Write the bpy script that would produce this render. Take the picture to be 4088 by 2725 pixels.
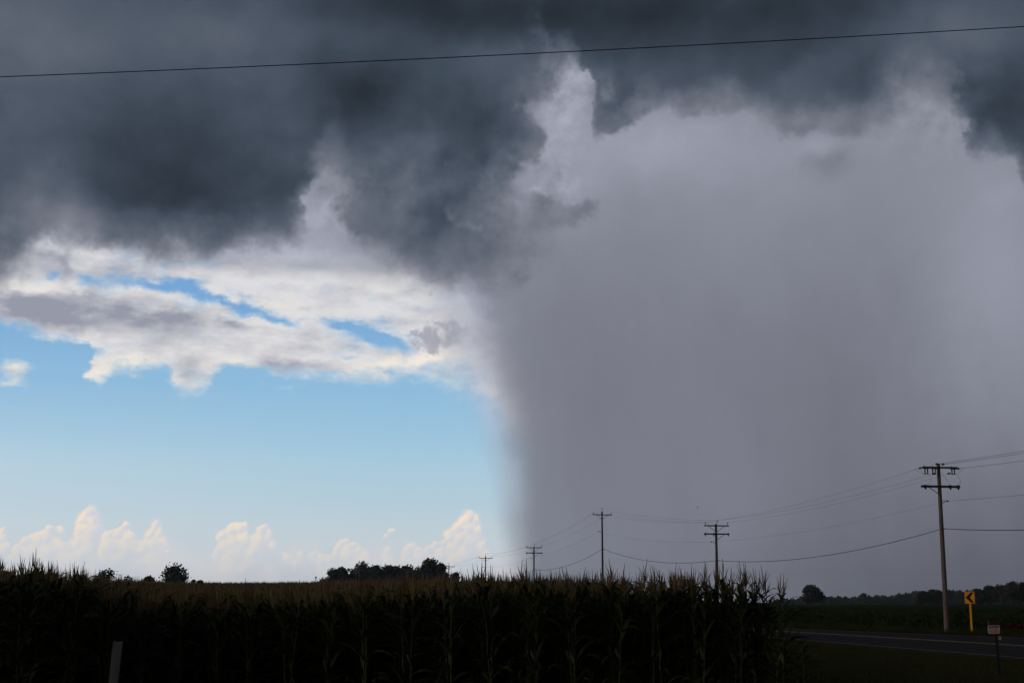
# Storm clouds and a rain shaft over a corn field at the bend of a country road.
import bpy, bmesh, math, random
import numpy as np
from mathutils import Vector, Matrix

for _o in list(bpy.data.objects):
    bpy.data.objects.remove(_o, do_unlink=True)
scene = bpy.context.scene
col = scene.collection
R = math.radians
random.seed(7)
rng = np.random.default_rng(7)

# ------------------------------------------------------------------ camera
EYE = 2.1
FPX = 6000.0                    # focal length in pixels of a 4088 px wide frame
PITCH = math.atan((2400 - 1362.5) / FPX)
cam_d = bpy.data.cameras.new('camera')
cam_d.sensor_width = 36.0
cam_d.lens = 36.0 * FPX / 4088
cam_d.clip_start = 0.1
cam_d.clip_end = 30000
cam = bpy.data.objects.new('camera', cam_d)
cam.location = (0, 0, EYE)
cam.rotation_euler = (math.pi / 2 + PITCH, 0, 0)
col.objects.link(cam)
scene.camera = cam


def ray(px, py):
    """direction of a photograph pixel (4088 x 2725) in world space"""
    a = (px - 2044) / FPX
    b = (1362.5 - py) / FPX
    c, s = math.cos(PITCH), math.sin(PITCH)
    return Vector((a, c - b * s, s + b * c))


def at(px, py, Y):
    d = ray(px, py)
    t = Y / d.y
    return Vector((d.x * t, Y, EYE + d.z * t))


def on_ground(px, py, z=0.0):
    d = ray(px, py)
    t = (z - EYE) / d.z
    return Vector((d.x * t, d.y * t, z))


# ------------------------------------------------------------------ sun
SUN_EL, SUN_AZ = R(15), R(250)          # azimuth clockwise from +Y: behind the camera, to the left
SUN_DIR = Vector((math.sin(SUN_AZ) * math.cos(SUN_EL), math.cos(SUN_AZ) * math.cos(SUN_EL), math.sin(SUN_EL)))
sun_d = bpy.data.lights.new('sun', 'SUN')
sun_d.energy = 0.6
sun_d.angle = R(25)
sun_d.color = (1.0, 0.86, 0.70)
sun = bpy.data.objects.new('sun', sun_d)
sun.rotation_euler = (-SUN_DIR).to_track_quat('-Z', 'Y').to_euler()
sun.location = (-40, -40, 40)
col.objects.link(sun)

vs = scene.view_settings
scene.display_settings.display_device = 'sRGB'
vs.view_transform = 'Standard'
vs.look = 'None'
vs.exposure = 0.0
vs.gamma = 1.0
vs.use_curve_mapping = False
scene.cycles.max_bounces = 6
scene.cycles.diffuse_bounces = 3
scene.cycles.volume_bounces = 0
scene.cycles.use_adaptive_sampling = True
scene.cycles.adaptive_min_samples = 8
scene.cycles.use_denoising = True

# ------------------------------------------------------------------ sky
SKY_STRENGTH = 0.1
world = bpy.data.worlds.new('World')
world.use_nodes = True
world.cycles.sampling_method = 'MANUAL'
world.cycles.sample_map_resolution = 1024
WT = world.node_tree
WT.nodes.clear()


class N:
    """a socket with arithmetic: builds math nodes"""
    tree = WT

    def __init__(self, s):
        self.s = s

    @staticmethod
    def math(op, *args, clamp=False):
        n = N.tree.nodes.new('ShaderNodeMath')
        n.operation = op
        n.use_clamp = clamp
        for i, a in enumerate(args):
            if isinstance(a, N):
                N.tree.links.new(a.s, n.inputs[i])
            else:
                n.inputs[i].default_value = float(a)
        return N(n.outputs[0])

    def __add__(self, o): return N.math('ADD', self, o)
    __radd__ = __add__
    def __sub__(self, o): return N.math('SUBTRACT', self, o)
    def __rsub__(self, o): return N.math('SUBTRACT', o, self)
    def __mul__(self, o): return N.math('MULTIPLY', self, o)
    __rmul__ = __mul__
    def __truediv__(self, o): return N.math('DIVIDE', self, o)


def vmath(op, *args, out=0):
    n = N.tree.nodes.new('ShaderNodeVectorMath')
    n.operation = op
    for i, a in enumerate(args):
        if isinstance(a, N):
            N.tree.links.new(a.s, n.inputs[i])
        else:
            n.inputs[i].default_value = a
    return N(n.outputs['Value'] if op == 'DOT_PRODUCT' else n.outputs[0])


def comb(x, y, z=0.0):
    n = N.tree.nodes.new('ShaderNodeCombineXYZ')
    for i, a in enumerate((x, y, z)):
        if isinstance(a, N):
            N.tree.links.new(a.s, n.inputs[i])
        else:
            n.inputs[i].default_value = float(a)
    return N(n.outputs[0])


def sep(v):
    n = N.tree.nodes.new('ShaderNodeSeparateXYZ')
    N.tree.links.new(v.s, n.inputs[0])
    return [N(o) for o in n.outputs]


def remap(v, a, b, c=0.0, d=1.0, smooth=False):
    n = N.tree.nodes.new('ShaderNodeMapRange')
    n.interpolation_type = 'SMOOTHSTEP' if smooth else 'LINEAR'
    n.clamp = True
    for i, x in enumerate((v, a, b, c, d)):
        if isinstance(x, N):
            N.tree.links.new(x.s, n.inputs[i])
        else:
            n.inputs[i].default_value = float(x)
    return N(n.outputs[0])


def noise(vec, scale, detail=5.0, rough=0.55, lac=2.0, dist=0.0, color=False):
    n = N.tree.nodes.new('ShaderNodeTexNoise')
    n.noise_dimensions = '3D'
    N.tree.links.new(vec.s, n.inputs['Vector'])
    n.inputs['Scale'].default_value = scale
    n.inputs['Detail'].default_value = detail
    n.inputs['Roughness'].default_value = rough
    n.inputs['Lacunarity'].default_value = lac
    n.inputs['Distortion'].default_value = dist
    return N(n.outputs['Color'] if color else n.outputs['Fac'])


def fcurve(x, pts, lo, hi, olo, ohi):
    """piecewise curve through pts (x, y) evaluated at x; domain lo..hi, range olo..ohi"""
    t = remap(x, lo, hi)
    n = N.tree.nodes.new('ShaderNodeFloatCurve')
    c = n.mapping.curves[0]
    pp = sorted(((min(max((p - lo) / (hi - lo), 0), 1), (q - olo) / (ohi - olo)) for p, q in pts))
    while len(c.points) < len(pp):
        c.points.new(0.5, 0.5)
    for k, (p, q) in enumerate(pp):
        c.points[k].location = (p, q)
        c.points[k].handle_type = 'AUTO_CLAMPED'
    n.mapping.update()
    N.tree.links.new(t.s, n.inputs['Value'])
    return N(n.outputs[0]) * (ohi - olo) + olo


def mixc(f, a, b):
    n = N.tree.nodes.new('ShaderNodeMix')
    n.data_type = 'RGBA'
    n.clamp_factor = True
    if isinstance(f, N):
        N.tree.links.new(f.s, n.inputs[0])
    else:
        n.inputs[0].default_value = f
    for i, x in ((6, a), (7, b)):
        if isinstance(x, N):
            N.tree.links.new(x.s, n.inputs[i])
        else:
            n.inputs[i].default_value = (*x, 1.0)
    return N(n.outputs[2])


def rgb(r, g, b):
    return (r / 255, g / 255, b / 255)


# display coordinates of the cloud survey: 2352 x 1568, turned into azimuth / elevation
KD = 4088 / 2352.0


def ang(x, y):
    d = ray(x * KD, y * KD).normalized()
    return math.atan2(d.x, d.y), math.asin(d.z)


PXR = FPX / KD          # survey pixels per radian

tc = WT.nodes.new('ShaderNodeTexCoord')
DIR = N(tc.outputs['Generated'])
dx, dy, dz = sep(DIR)
AZ = N.math('ARCTAN2', dx, dy)
EL = N.math('ARCSINE', N.math('MINIMUM', N.math('MAXIMUM', dz, -1.0), 1.0))
P0 = comb(AZ, EL, 0)


def make_group(name, ins, build):
    """small reusable node group; build(inputs) returns the named outputs"""
    t = bpy.data.node_groups.new(name, 'ShaderNodeTree')
    for nme, typ in ins:
        t.interface.new_socket(nme, in_out='INPUT', socket_type=typ)
    keep, N.tree = N.tree, t
    gi = t.nodes.new('NodeGroupInput')
    outs = build([N(gi.outputs[k]) for k in range(len(ins))])
    go_ = t.nodes.new('NodeGroupOutput')
    for k, o in enumerate(outs):
        t.interface.new_socket('out%d' % k, in_out='OUTPUT', socket_type='NodeSocketFloat')
        t.links.new(o.s, go_.inputs[k])
    N.tree = keep
    return t


def use_group(t, args):
    n = N.tree.nodes.new('ShaderNodeGroup')
    n.node_tree = t
    for k, a in enumerate(args):
        if isinstance(a, N):
            N.tree.links.new(a.s, n.inputs[k])
        else:
            n.inputs[k].default_value = a
    return [N(o) for o in n.outputs]


VEC, FLT = 'NodeSocketVector', 'NodeSocketFloat'


def _patch(i):
    d = vmath('SUBTRACT', i[0], i[1])
    q = comb(vmath('DOT_PRODUCT', d, i[2]), vmath('DOT_PRODUCT', d, i[3]), 0)
    return [N.math('MULTIPLY_ADD', N.math('POWER', 0.36788, vmath('DOT_PRODUCT', q, q)), i[4], i[5])]


def _puff(i):
    q = vmath('MULTIPLY', vmath('SUBTRACT', i[0], i[1]), i[2])
    g = N.math('POWER', 0.30, vmath('DOT_PRODUCT', q, q))
    h = g * g * g
    return [g + i[3], N.math('MULTIPLY_ADD', h, vmath('DOT_PRODUCT', q, (-0.72, 0.62, 0)), i[4]), h + i[5]]


PATCH = make_group('soft_patch', [('p', VEC), ('c', VEC), ('e1', VEC), ('e2', VEC), ('w', FLT), ('acc', FLT)], _patch)
PUFF = make_group('cloud_puff', [('p', VEC), ('c', VEC), ('k', VEC), ('dens', FLT), ('shade', FLT), ('wsum', FLT)], _puff)


def blobs(p, items, base=0.0):
    """sum of soft elliptic patches: (x, y, rx, ry, weight[, tilt degrees])"""
    acc = base
    for it in items:
        x, y, rx, ry, w = it[:5]
        tilt = R(it[5]) if len(it) > 5 else 0.0      # positive tilt: right end lower in the picture
        u, v = ang(x, y)
        rx, ry = rx / PXR, ry / PXR
        c, s = math.cos(tilt), math.sin(tilt)
        acc = use_group(PATCH, [p, (u, v, 0), (c / rx, -s / rx, 0), (s / ry, c / ry, 0), w, acc])[0]
    return acc


ULO, UHI = -0.37, 0.37
VLO, VHI = -0.02, 0.44


def curve_v(u, pts):
    """elevation of a cloud edge along azimuth, surveyed as picture points"""
    return fcurve(u, [ang(x, y) for x, y in pts], ULO, UHI, VLO, VHI)


def curve_u(v, pts):
    return fcurve(v, [ang(x, y)[::-1] for x, y in pts], VLO, VHI, ULO, UHI)


# --- turbulence shared by the layers
nz_fine = noise(DIR, 34, 7, 0.60, color=True)
nz_big = noise(DIR, 11, 3, 0.5, color=True)
fx, fy, fz = sep(vmath('SUBTRACT', nz_fine, (0.5, 0.5, 0.5)))
bx, by, bz = sep(vmath('SUBTRACT', nz_big, (0.5, 0.5, 0.5)))

# --- clear air: the physical sky, seen where no cloud hides it
st = WT.nodes.new('ShaderNodeTexSky')
st.sky_type = 'NISHITA'
st.sun_disc = False
st.sun_elevation = SUN_EL
st.sun_rotation = SUN_AZ
st.altitude = 200
st.air_density = 1.0
st.dust_density = 1.0
st.ozone_density = 1.0
clear = vmath('MULTIPLY', N(st.outputs[0]), (SKY_STRENGTH * 1.0,) * 3)
gm = WT.nodes.new('ShaderNodeGamma')
WT.links.new(clear.s, gm.inputs[0])
gm.inputs[1].default_value = 1 / 2.2
C = N(gm.outputs[0])

# clear-air tint by elevation on top of the physical sky, pale towards the horizon
def elv(y):
    return ang(600, y)[1]


air = mixc(remap(EL, elv(1320), elv(1170)), rgb(213, 219, 231), rgb(193, 215, 229))
air = mixc(remap(EL, elv(1200), elv(1020)), air, rgb(165, 205, 231))
air = mixc(remap(EL, elv(1040), elv(880)), air, rgb(143, 191, 228))
air = mixc(remap(EL, elv(860), elv(700)), air, rgb(118, 168, 221))
C = mixc(0.88, C, air)
glow = remap(AZ, ang(900, 1000)[0], ang(-100, 1000)[0], 0.0, 0.26) * remap(EL, elv(880), elv(1080))
C = mixc(glow, C, rgb(222, 229, 236))

# --- far cumulus towers along the horizon: heaped puffs, each lit from its upper left
PUFFS = [
    (205, 1178, 17), (192, 1193, 13), (213, 1198, 18), (190, 1220, 15), (208, 1228, 20), (178, 1245, 14), (200, 1256, 23), (222, 1215, 13),
    (114, 1216, 9), (138, 1217, 8), (104, 1234, 13), (85, 1245, 12), (64, 1246, 12), (45, 1262, 11), (70, 1268, 18), (112, 1262, 21), (142, 1256, 18), (36, 1280, 12), (95, 1285, 22), (150, 1285, 24),
    (286, 1205, 8), (275, 1222, 14), (252, 1229, 13), (295, 1230, 14), (262, 1251, 20), (290, 1259, 22), (244, 1272, 16), (270, 1285, 22),
    (354, 1207, 11), (345, 1222, 12), (363, 1226, 13), (334, 1250, 13), (355, 1251, 16), (376, 1247, 12), (318, 1266, 14), (386, 1263, 8), (345, 1280, 20),
    (4, 1214, 9), (0, 1235, 14), (10, 1262, 16),
    (563, 1203, 9), (549, 1212, 13), (532, 1218, 12), (512, 1231, 12), (530, 1246, 20), (560, 1241, 20), (506, 1263, 14), (545, 1273, 26), (580, 1266, 20),
    (610, 1213, 10), (603, 1224, 11), (620, 1229, 10), (595, 1243, 14), (495, 1285, 12), (629, 1251, 10), (575, 1299, 24), (520, 1298, 20),
    (660, 1280, 9), (690, 1273, 11), (720, 1280, 12), (682, 1298, 16), (740, 1291, 14),
    (798, 1245, 9), (785, 1256, 11), (812, 1256, 11), (825, 1267, 10), (774, 1271, 12), (800, 1276, 17), (840, 1276, 8), (760, 1291, 14), (822, 1294, 18),
    (907, 1211, 5), (899, 1220, 6), (889, 1230, 6), (893, 1258, 9), (884, 1271, 10), (945, 1254, 10), (934, 1267, 13), (960, 1263, 10), (985, 1257, 10), (970, 1277, 15), (928, 1291, 16), (890, 1292, 14),
    (1077, 1183, 13), (1093, 1190, 10), (1062, 1196, 13), (1050, 1213, 13), (1075, 1213, 19), (1096, 1213, 12), (1034, 1229, 13), (1055, 1237, 18), (1085, 1239, 21), (1019, 1247, 10), (1000, 1251, 8),
    (1040, 1259, 17), (1106, 1251, 12), (1070, 1269, 23), (1014, 1273, 14), (1112, 1275, 10), (986, 1290, 14), (1045, 1290, 20)]
cn = noise(DIR, 110, 5, 0.58, color=True)
c1, c2, c3 = sep(vmath('SUBTRACT', cn, (0.5, 0.5, 0.5)))
cw = noise(DIR, 40, 2, 0.5, color=True)
w1, w2, w3 = sep(vmath('SUBTRACT', cw, (0.5, 0.5, 0.5)))
CP = comb(AZ + c1 * 0.0095 + w1 * 0.005, EL + c2 * 0.0095 + w2 * 0.005)
dens, shd, wsum = 0.0, 0.0, 0.0
for x_, y_, r_ in PUFFS:
    rr_ = r_ * 1.12 / PXR
    dens, shd, wsum = use_group(PUFF, [CP, (*ang(x_, y_), 0), (1 / rr_, 1 / rr_, 0), dens, shd, wsum])
lit = remap(shd / (wsum + 0.02) + c3 * 1.3, -0.55, 0.60, smooth=True)
cu_a = remap(dens + c3 * 0.5 + w3 * 0.5, 0.20, remap(w3, -0.15, 0.15, 0.48, 0.95), smooth=True)
cu_col = mixc(lit, rgb(212, 214, 224), rgb(254, 231, 209))
cu_fade = remap(EL, elv(1320), elv(1195), 0.14, 0.90)
CLOW = mixc(cu_a * cu_fade, C, cu_col)
# thin milky veil between the towers
milk = remap(EL, elv(1300), elv(1210), 0.35, 0.0, smooth=True) * remap(w3 + c3 * 0.4, -0.12, 0.14)
CLOW = mixc(milk, CLOW, rgb(236, 228, 224))

# --- broken white deck in the gap under the storm
dk = noise(vmath('MULTIPLY', DIR, (1.0, 1.0, 2.5)), 30, 8, 0.60, color=True)
d1, d2, d3 = sep(vmath('SUBTRACT', dk, (0.5, 0.5, 0.5)))
sc_n = noise(DIR, 85, 5, 0.6, color=True)
s1, s2, s3 = sep(vmath('SUBTRACT', sc_n, (0.5, 0.5, 0.5)))
DU = AZ + d1 * 0.030 + s1 * 0.010
DV = EL + d2 * 0.018 + s2 * 0.009
DP = comb(DU, DV)
deck_low = [(-40, 735), (0, 745), (60, 770), (120, 790), (190, 806), (206, 850), (222, 898), (245, 885), (262, 872), (330, 862),
            (375, 852), (392, 892), (430, 905), (470, 898), (500, 872), (530, 852), (600, 862), (700, 874), (760, 880), (850, 872), (950, 874),
            (1010, 882), (1060, 900), (1110, 945), (1150, 990), (1200, 1040)]
dk_e = DV - curve_v(DU, deck_low)
dk_w = remap(AZ, ang(940, 800)[0], ang(1120, 800)[0], 0.011, 0.034)
deck = remap(dk_e, dk_w * -0.4, dk_w, -0.6, 1.0)
deck = blobs(DP, [(38, 845, 36, 26, 1.25), (15, 872, 30, 8, .8), (60, 815, 60, 16, .2),
                  (85, 800, 90, 18, -1.1), (200, 812, 60, 12, -.5), (250, 835, 40, 14, -.35), (165, 815, 40, 12, -.4), (340, 885, 30, 20, -.7),
                  (330, 645, 70, 15, -1.15, 2), (425, 650, 40, 14, -1.0), (545, 703, 95, 15, -1.35, 14), (455, 675, 46, 13, -.8, 15), (640, 738, 40, 9, -.8, 20), (230, 652, 40, 10, -.5),
                  (110, 628, 18, 10, -.8), (200, 640, 26, 9, -.5), (260, 665, 60, 10, -.35), (380, 690, 60, 10, -.3),
                  (845, 762, 72, 28, -1.5, 8), (905, 786, 44, 22, -1.1, 20), (765, 742, 44, 11, -.9, 10), (800, 812, 26, 8, -.6), (690, 735, 30, 8, -.3),
                  (640, 890, 70, 10, .45), (560, 872, 40, 10, .3)], deck)
deck = deck + d3 * 1.9 + s3 * 1.1
deck_a = remap(deck, -0.35, 1.0, smooth=True)
rel2 = d2 + 0.5 - sep(noise(vmath('MULTIPLY', vmath('ADD', DIR, (0.006, 0, -0.006)), (1.0, 1.0, 2.5)), 30, 8, 0.60, color=True))[1]
grey = blobs(DP, [(50, 705, 95, 28, 1.1), (150, 735, 90, 22, .8, 5), (190, 682, 60, 16, .7, -6), (330, 728, 120, 28, 1.05), (420, 722, 45, 18, .55, -15),
                  (523, 745, 36, 13, .75, 8), (430, 850, 32, 34, .55), (130, 600, 60, 26, .30), (150, 610, 16, 30, .35), (600, 590, 420, 32, .30), (250, 620, 120, 26, .3), (60, 600, 60, 40, .35), (950, 760, 60, 60, .1),
                  (620, 842, 110, 12, .42), (700, 840, 70, 12, .3), (760, 660, 160, 22, .12), (330, 640, 130, 40, .15), (420, 780, 240, 30, .22), (720, 800, 90, 26, .18)], 0.02)
warm = blobs(DP, [(285, 840, 60, 30, .8), (225, 880, 22, 24, .6), (440, 905, 40, 12, .5), (480, 835, 18, 10, .3), (560, 838, 40, 14, .6), (900, 835, 110, 16, .7, -8), (1000, 815, 40, 20, .4),
                  (200, 800, 60, 14, .5), (38, 840, 40, 30, .5), (650, 700, 60, 14, .3), (110, 660, 60, 16, .3)], 0.0)
dcol = mixc(remap(grey - rel2 * 1.3 + s3 * 0.25, 0.0, 1.0), rgb(222, 221, 223), rgb(150, 153, 167))
dcol = mixc(remap(warm + rel2 * 0.5, 0.05, 1.0), dcol, rgb(253, 241, 224))
C = mixc(deck_a, C, dcol)
# dark scraps hanging before the deck
scrap = blobs(comb(AZ + s1 * 0.035, EL + s2 * 0.028), [(990, 785, 36, 24, 1.1), (1055, 762, 34, 20, .95), (1020, 745, 26, 10, .6), (965, 772, 20, 12, .55),
                                                     (150, 605, 12, 28, .7), (985, 672, 16, 12, .55), (995, 808, 14, 10, .4), (1075, 785, 30, 12, .4)])
C = mixc(remap(scrap + s3 * 1.2, 0.20, 1.0, 0, 0.80, smooth=True), C, rgb(158, 159, 172))

# --- rain shaft and the grey veil behind the storm
rain_edge = [(760, 480), (900, 560), (1010, 620), (1062, 690), (1090, 770), (1118, 840), (1145, 900), (1168, 970), (1183, 1040), (1194, 1120), (1199, 1200), (1204, 1290), (1208, 1400)]
rn = noise(vmath('MULTIPLY', vmath('ADD', DIR, comb(EL * 0.06, 0, 0)), (1.0, 1.0, 0.08)), 30, 5, 0.62)
rd = AZ - curve_u(EL, rain_edge) + bx * 0.012 + (rn - 0.5) * 0.012
rain_w = remap(EL, ang(1200, 1250)[1], ang(1200, 640)[1], 0.0175, 0.046)
rain_a = remap(rd, rain_w * -1.0, rain_w, smooth=True)
veil_low = [(-40, 610), (0, 600), (120, 560), (250, 570), (400, 590), (560, 606), (700, 615), (850, 628), (950, 645), (1010, 665), (1060, 700), (1100, 760), (1200, 800)]
ve = EL - curve_v(AZ + bx * 0.02, veil_low) + by * 0.012 + fy * 0.012
veil_a = remap(ve, -0.012, 0.020, smooth=True)
cover = 1.0 - N.math('POWER', (1.0 - N.math('MAXIMUM', rain_a, veil_a)), 1.9)
rg = blobs(comb(AZ + fx * 0.035, EL + fy * 0.030), [(1300, 210, 80, 130, .085), (1290, 420, 110, 110, .06), (1500, 330, 170, 90, .06), (1760, 360, 260, 120, .03), (2150, 270, 110, 90, .02),
                (1720, 560, 300, 170, .02), (2300, 620, 130, 260, .055), (1330, 900, 130, 320, -.014), (1560, 820, 130, 360, .008), (1960, 900, 190, 330, -.026),
                (1700, 1120, 90, 200, .015), (2230, 900, 90, 400, .010), (2250, 1480, 520, 330, -.150), (2350, 1150, 160, 200, -.03),
                (700, 520, 150, 80, .10), (620, 590, 260, 30, .13), (170, 575, 130, 30, .20), (1080, 800, 60, 200, .14), (1110, 960, 50, 90, .14), (1155, 1080, 36, 130, .08), (1000, 680, 90, 40, .14), (1640, 900, 440, 420, -.048), (1500, 320, 200, 60, .02), (1800, 350, 260, 60, .015),
                (1900, 385, 60, 26, -.055), (1950, 370, 26, 22, -.03), (1885, 345, 36, 16, .03), (2300, 450, 60, 34, .02)], 0.548)
rim = blobs(P0, [(1290, 220, 70, 110, .20), (1260, 420, 90, 60, .20), (1400, 210, 60, 60, .26), (760, 470, 70, 90, .18), (170, 560, 170, 50, .26), (2170, 280, 110, 70, .13), (1060, 500, 110, 60, .20), (1700, 290, 400, 40, .06)], 0.0)
rel4 = fx + 0.5 - noise(vmath('ADD', DIR, (0.004, 0, -0.006)), 34, 7, 0.60)
rg = rg + rel4 * rim * 2.0 + fz * rim * 0.4
rg = rg + (rn - 0.5) * remap(EL, elv(700), elv(500), 0.042, 0.010) + fy * 0.014 + by * 0.02
veil_col = vmath('MULTIPLY', comb(rg, rg, rg), (0.946, 0.967, 1.058))

# --- the storm cloud itself
W1 = 0.050
SU = AZ + fx * W1 + bx * 0.012
SV = EL + fy * W1 * 0.9 + by * 0.010
SP = comb(SU, SV)
storm_low = [(-60, 655), (0, 625), (40, 598), (85, 562), (120, 545), (160, 530), (200, 545), (240, 560), (300, 562), (360, 566), (430, 572), (520, 574), (600, 568), (660, 556), (690, 520),
             (712, 470), (735, 425), (760, 405), (790, 428), (812, 470), (840, 540), (880, 580), (930, 600), (980, 622), (1030, 634), (1080, 636),
             (1130, 618), (1165, 585), (1190, 530), (1205, 470), (1218, 400), (1230, 330), (1242, 250), (1256, 195), (1275, 165), (1300, 152), (1325, 156), (1342, 185), (1360, 268), (1385, 292), (1425, 300), (1450, 262), (1485, 238),
             (1560, 246), (1640, 248), (1700, 256), (1740, 275), (1790, 296), (1840, 282), (1900, 280), (1960, 290), (2010, 270), (2060, 240), (2100, 215), (2130, 205), (2165, 215),
             (2195, 240), (2225, 325), (2250, 355), (2280, 340), (2330, 395), (2370, 430), (2420, 470)]
s_e = SV - curve_v(SU, storm_low)
s_soft = fcurve(AZ, [(ang(x, 500)[0], q) for x, q in [(0, .022), (90, .024), (200, .018), (330, .012), (640, .012), (740, .022), (850, .020), (1000, .020), (1130, .040), (1210, .050), (1258, .020), (1300, .010), (1380, .010), (1600, .008), (1760, .010), (1950, .014), (2100, .016), (2200, .012), (2352, .012)]], ULO, UHI, 0.0, 0.06)
storm0 = s_e / s_soft
storm = N.math('MINIMUM', N.math('MAXIMUM', storm0, -1.7), 1.9)
storm = blobs(comb(AZ + fx * 0.05, EL + fy * 0.05), [ (1180, 520, 60, 40, 1.2), (1190, 590, 70, 46, .9), (1240, 620, 70, 26, .4),
                  (1398, 196, 34, 26, -1.7), (1366, 235, 16, 26, -1.0), (1415, 272, 44, 34, 1.9), (1372, 150, 40, 20, -.5), (1390, 160, 26, 20, .3),
                  (735, 470, 36, 60, -1.4, -20), (770, 430, 26, 30, -1.0), (930, 468, 30, 26, -1.1), (1045, 484, 70, 24, -1.35, 12), (1090, 522, 46, 20, -1.2), (790, 505, 50, 26, 1.2), (985, 560, 90, 36, .5), (1000, 390, 46, 26, -.9), (880, 440, 40, 20, -.6), (960, 430, 60, 24, -.5),
                  (1200, 245, 46, 36, -1.3), (1222, 200, 34, 16, .9), (1234, 316, 36, 28, 1.3), (1208, 402, 40, 36, -1.3), (1265, 440, 50, 14, -1.0), (1270, 484, 95, 32, 1.95), (1340, 472, 50, 30, 1.0), (1200, 515, 80, 50, 1.2), (1240, 565, 100, 46, .8), (1330, 425, 50, 18, .6), (1340, 180, 30, 20, -.7), (1130, 480, 36, 24, -.8), (1090, 455, 60, 22, -.8, -20), (860, 500, 40, 24, .7), (905, 400, 30, 16, -.4), (970, 350, 26, 16, -.35),
                  (170, 590, 60, 26, -.8), (2280, 300, 90, 60, .8), (1590, 258, 30, 10, .6), (1830, 300, 40, 12, .5)], storm)
storm_a = remap(storm + fz * 1.5, -1.0, 1.1, smooth=True)
storm_a = 1.0 - N.math('POWER', 1.0 - storm_a, 1.7)
sg = blobs(comb(AZ + bx * 0.02 + fx * 0.02, EL + by * 0.02 + fy * 0.02), [
    (50, 70, 180, 120, .085), (420, 80, 220, 90, .055), (100, 330, 130, 190, .035), (420, 380, 230, 150, -.075), (330, 470, 150, 60, -.03),
    (820, 215, 130, 80, -.105), (700, 60, 130, 60, .02), (640, 230, 90, 120, .035), (1000, 20, 330, 70, -.090), (1450, 25, 360, 90, -.085), (1900, 40, 330, 90, -.075),
    (1080, 270, 90, 80, -.035), (950, 340, 90, 60, .030), (960, 440, 120, 50, .075), (1020, 575, 130, 55, -.010), (860, 520, 60, 40, -.02), (1160, 180, 80, 60, .03), (1170, 440, 70, 60, .045),
    (1500, 170, 120, 40, .010), (1700, 190, 260, 40, .012), (1600, 215, 90, 30, .03), (1860, 160, 130, 26, .020, -25), (1990, 200, 120, 50, -.045, -20), (2100, 60, 180, 90, .055), (2250, 70, 130, 80, .050), (2050, 120, 60, 50, .02),
    (2330, 220, 90, 100, -.075), (2250, 290, 60, 60, -.03), (1420, 280, 30, 24, -.03), (1780, 280, 60, 20, .03), (1900, 270, 120, 24, .035), (1160, 120, 140, 40, .03),
    (180, 510, 160, 40, .045), (60, 480, 80, 60, .015), (560, 520, 160, 50, .005), (1210, 560, 80, 60, .05), (1300, 480, 110, 60, .055), (760, 330, 60, 40, .03), (880, 370, 60, 40, .035), (1380, 200, 40, 40, .10)], 0.318)
rel3 = fx + 0.5 - noise(vmath('ADD', DIR, (0.006, 0, -0.008)), 34, 5, 0.60)
fluff = blobs(P0, [(1020, 450, 230, 150, .075), (1250, 420, 130, 120, .075), (160, 560, 150, 50, .08), (1380, 220, 60, 70, .10), (2180, 260, 110, 90, .06), (1800, 280, 300, 50, .03)], 0.014)
fold = noise(vmath('MULTIPLY', DIR, (1, 1, 1.5)), 15, 4, 0.5) - noise(vmath('MULTIPLY', vmath('ADD', DIR, (0.008, 0, -0.016)), (1, 1, 1.5)), 15, 4, 0.5)
sg = sg + fold * 0.09 + fy * 0.022 + by * 0.060 + fx * 0.012 + rel3 * fluff * 3.0
edge = remap(N.math('MINIMUM', storm0, storm + 1.2), 0.0, 2.6, 0.12, 0.0, smooth=True)
sg = sg + edge
storm_col = vmath('MULTIPLY', comb(sg, sg, sg), (0.862, 0.990, 1.155))
storm_col2 = vmath('MULTIPLY', comb(sg, sg, sg), (0.944, 0.970, 1.065))
storm_col = mixc(remap(sg, 0.30, 0.48), storm_col, storm_col2)

# --- outside the surveyed part of the sky the same overcast goes on, paler towards the horizon
n_far = noise(DIR, 5, 3, 0.55)
fg = remap(EL, 0.0, 0.35, 0.42, 0.27, smooth=True) + (n_far - 0.5) * 0.22
far_col = vmath('MULTIPLY', comb(fg, fg, fg), (0.92, 1.0, 1.11))
far_m = N.math('MAXIMUM', remap(N.math('ABSOLUTE', AZ), 0.37, 0.62, smooth=True), remap(EL, 0.405, 0.60, smooth=True))


def sky_shader(c):
    g = WT.nodes.new('ShaderNodeGamma')
    WT.links.new(c.s, g.inputs[0])
    g.inputs[1].default_value = 2.2
    o = vmath('MULTIPLY', N(g.outputs[0]), (1 / SKY_STRENGTH,) * 3)
    b = WT.nodes.new('ShaderNodeBackground')
    b.inputs['Strength'].default_value = SKY_STRENGTH
    WT.links.new(o.s, b.inputs[0])
    return b.outputs[0]


def mix_sh(f, a, b):
    m = WT.nodes.new('ShaderNodeMixShader')
    WT.links.new(f.s, m.inputs[0])
    WT.links.new(a, m.inputs[1])
    WT.links.new(b, m.inputs[2])
    return m.outputs[0]


low_gap = N.math('LESS_THAN', EL, elv(1060))
gap_sh = mix_sh(cover, mix_sh(low_gap, sky_shader(C), sky_shader(CLOW)), sky_shader(veil_col))
near_sh = mix_sh(storm_a, gap_sh, sky_shader(storm_col))
wo = WT.nodes.new('ShaderNodeOutputWorld')
WT.links.new(mix_sh(far_m, near_sh, sky_shader(far_col)), wo.inputs[0])
scene.world = world

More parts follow.
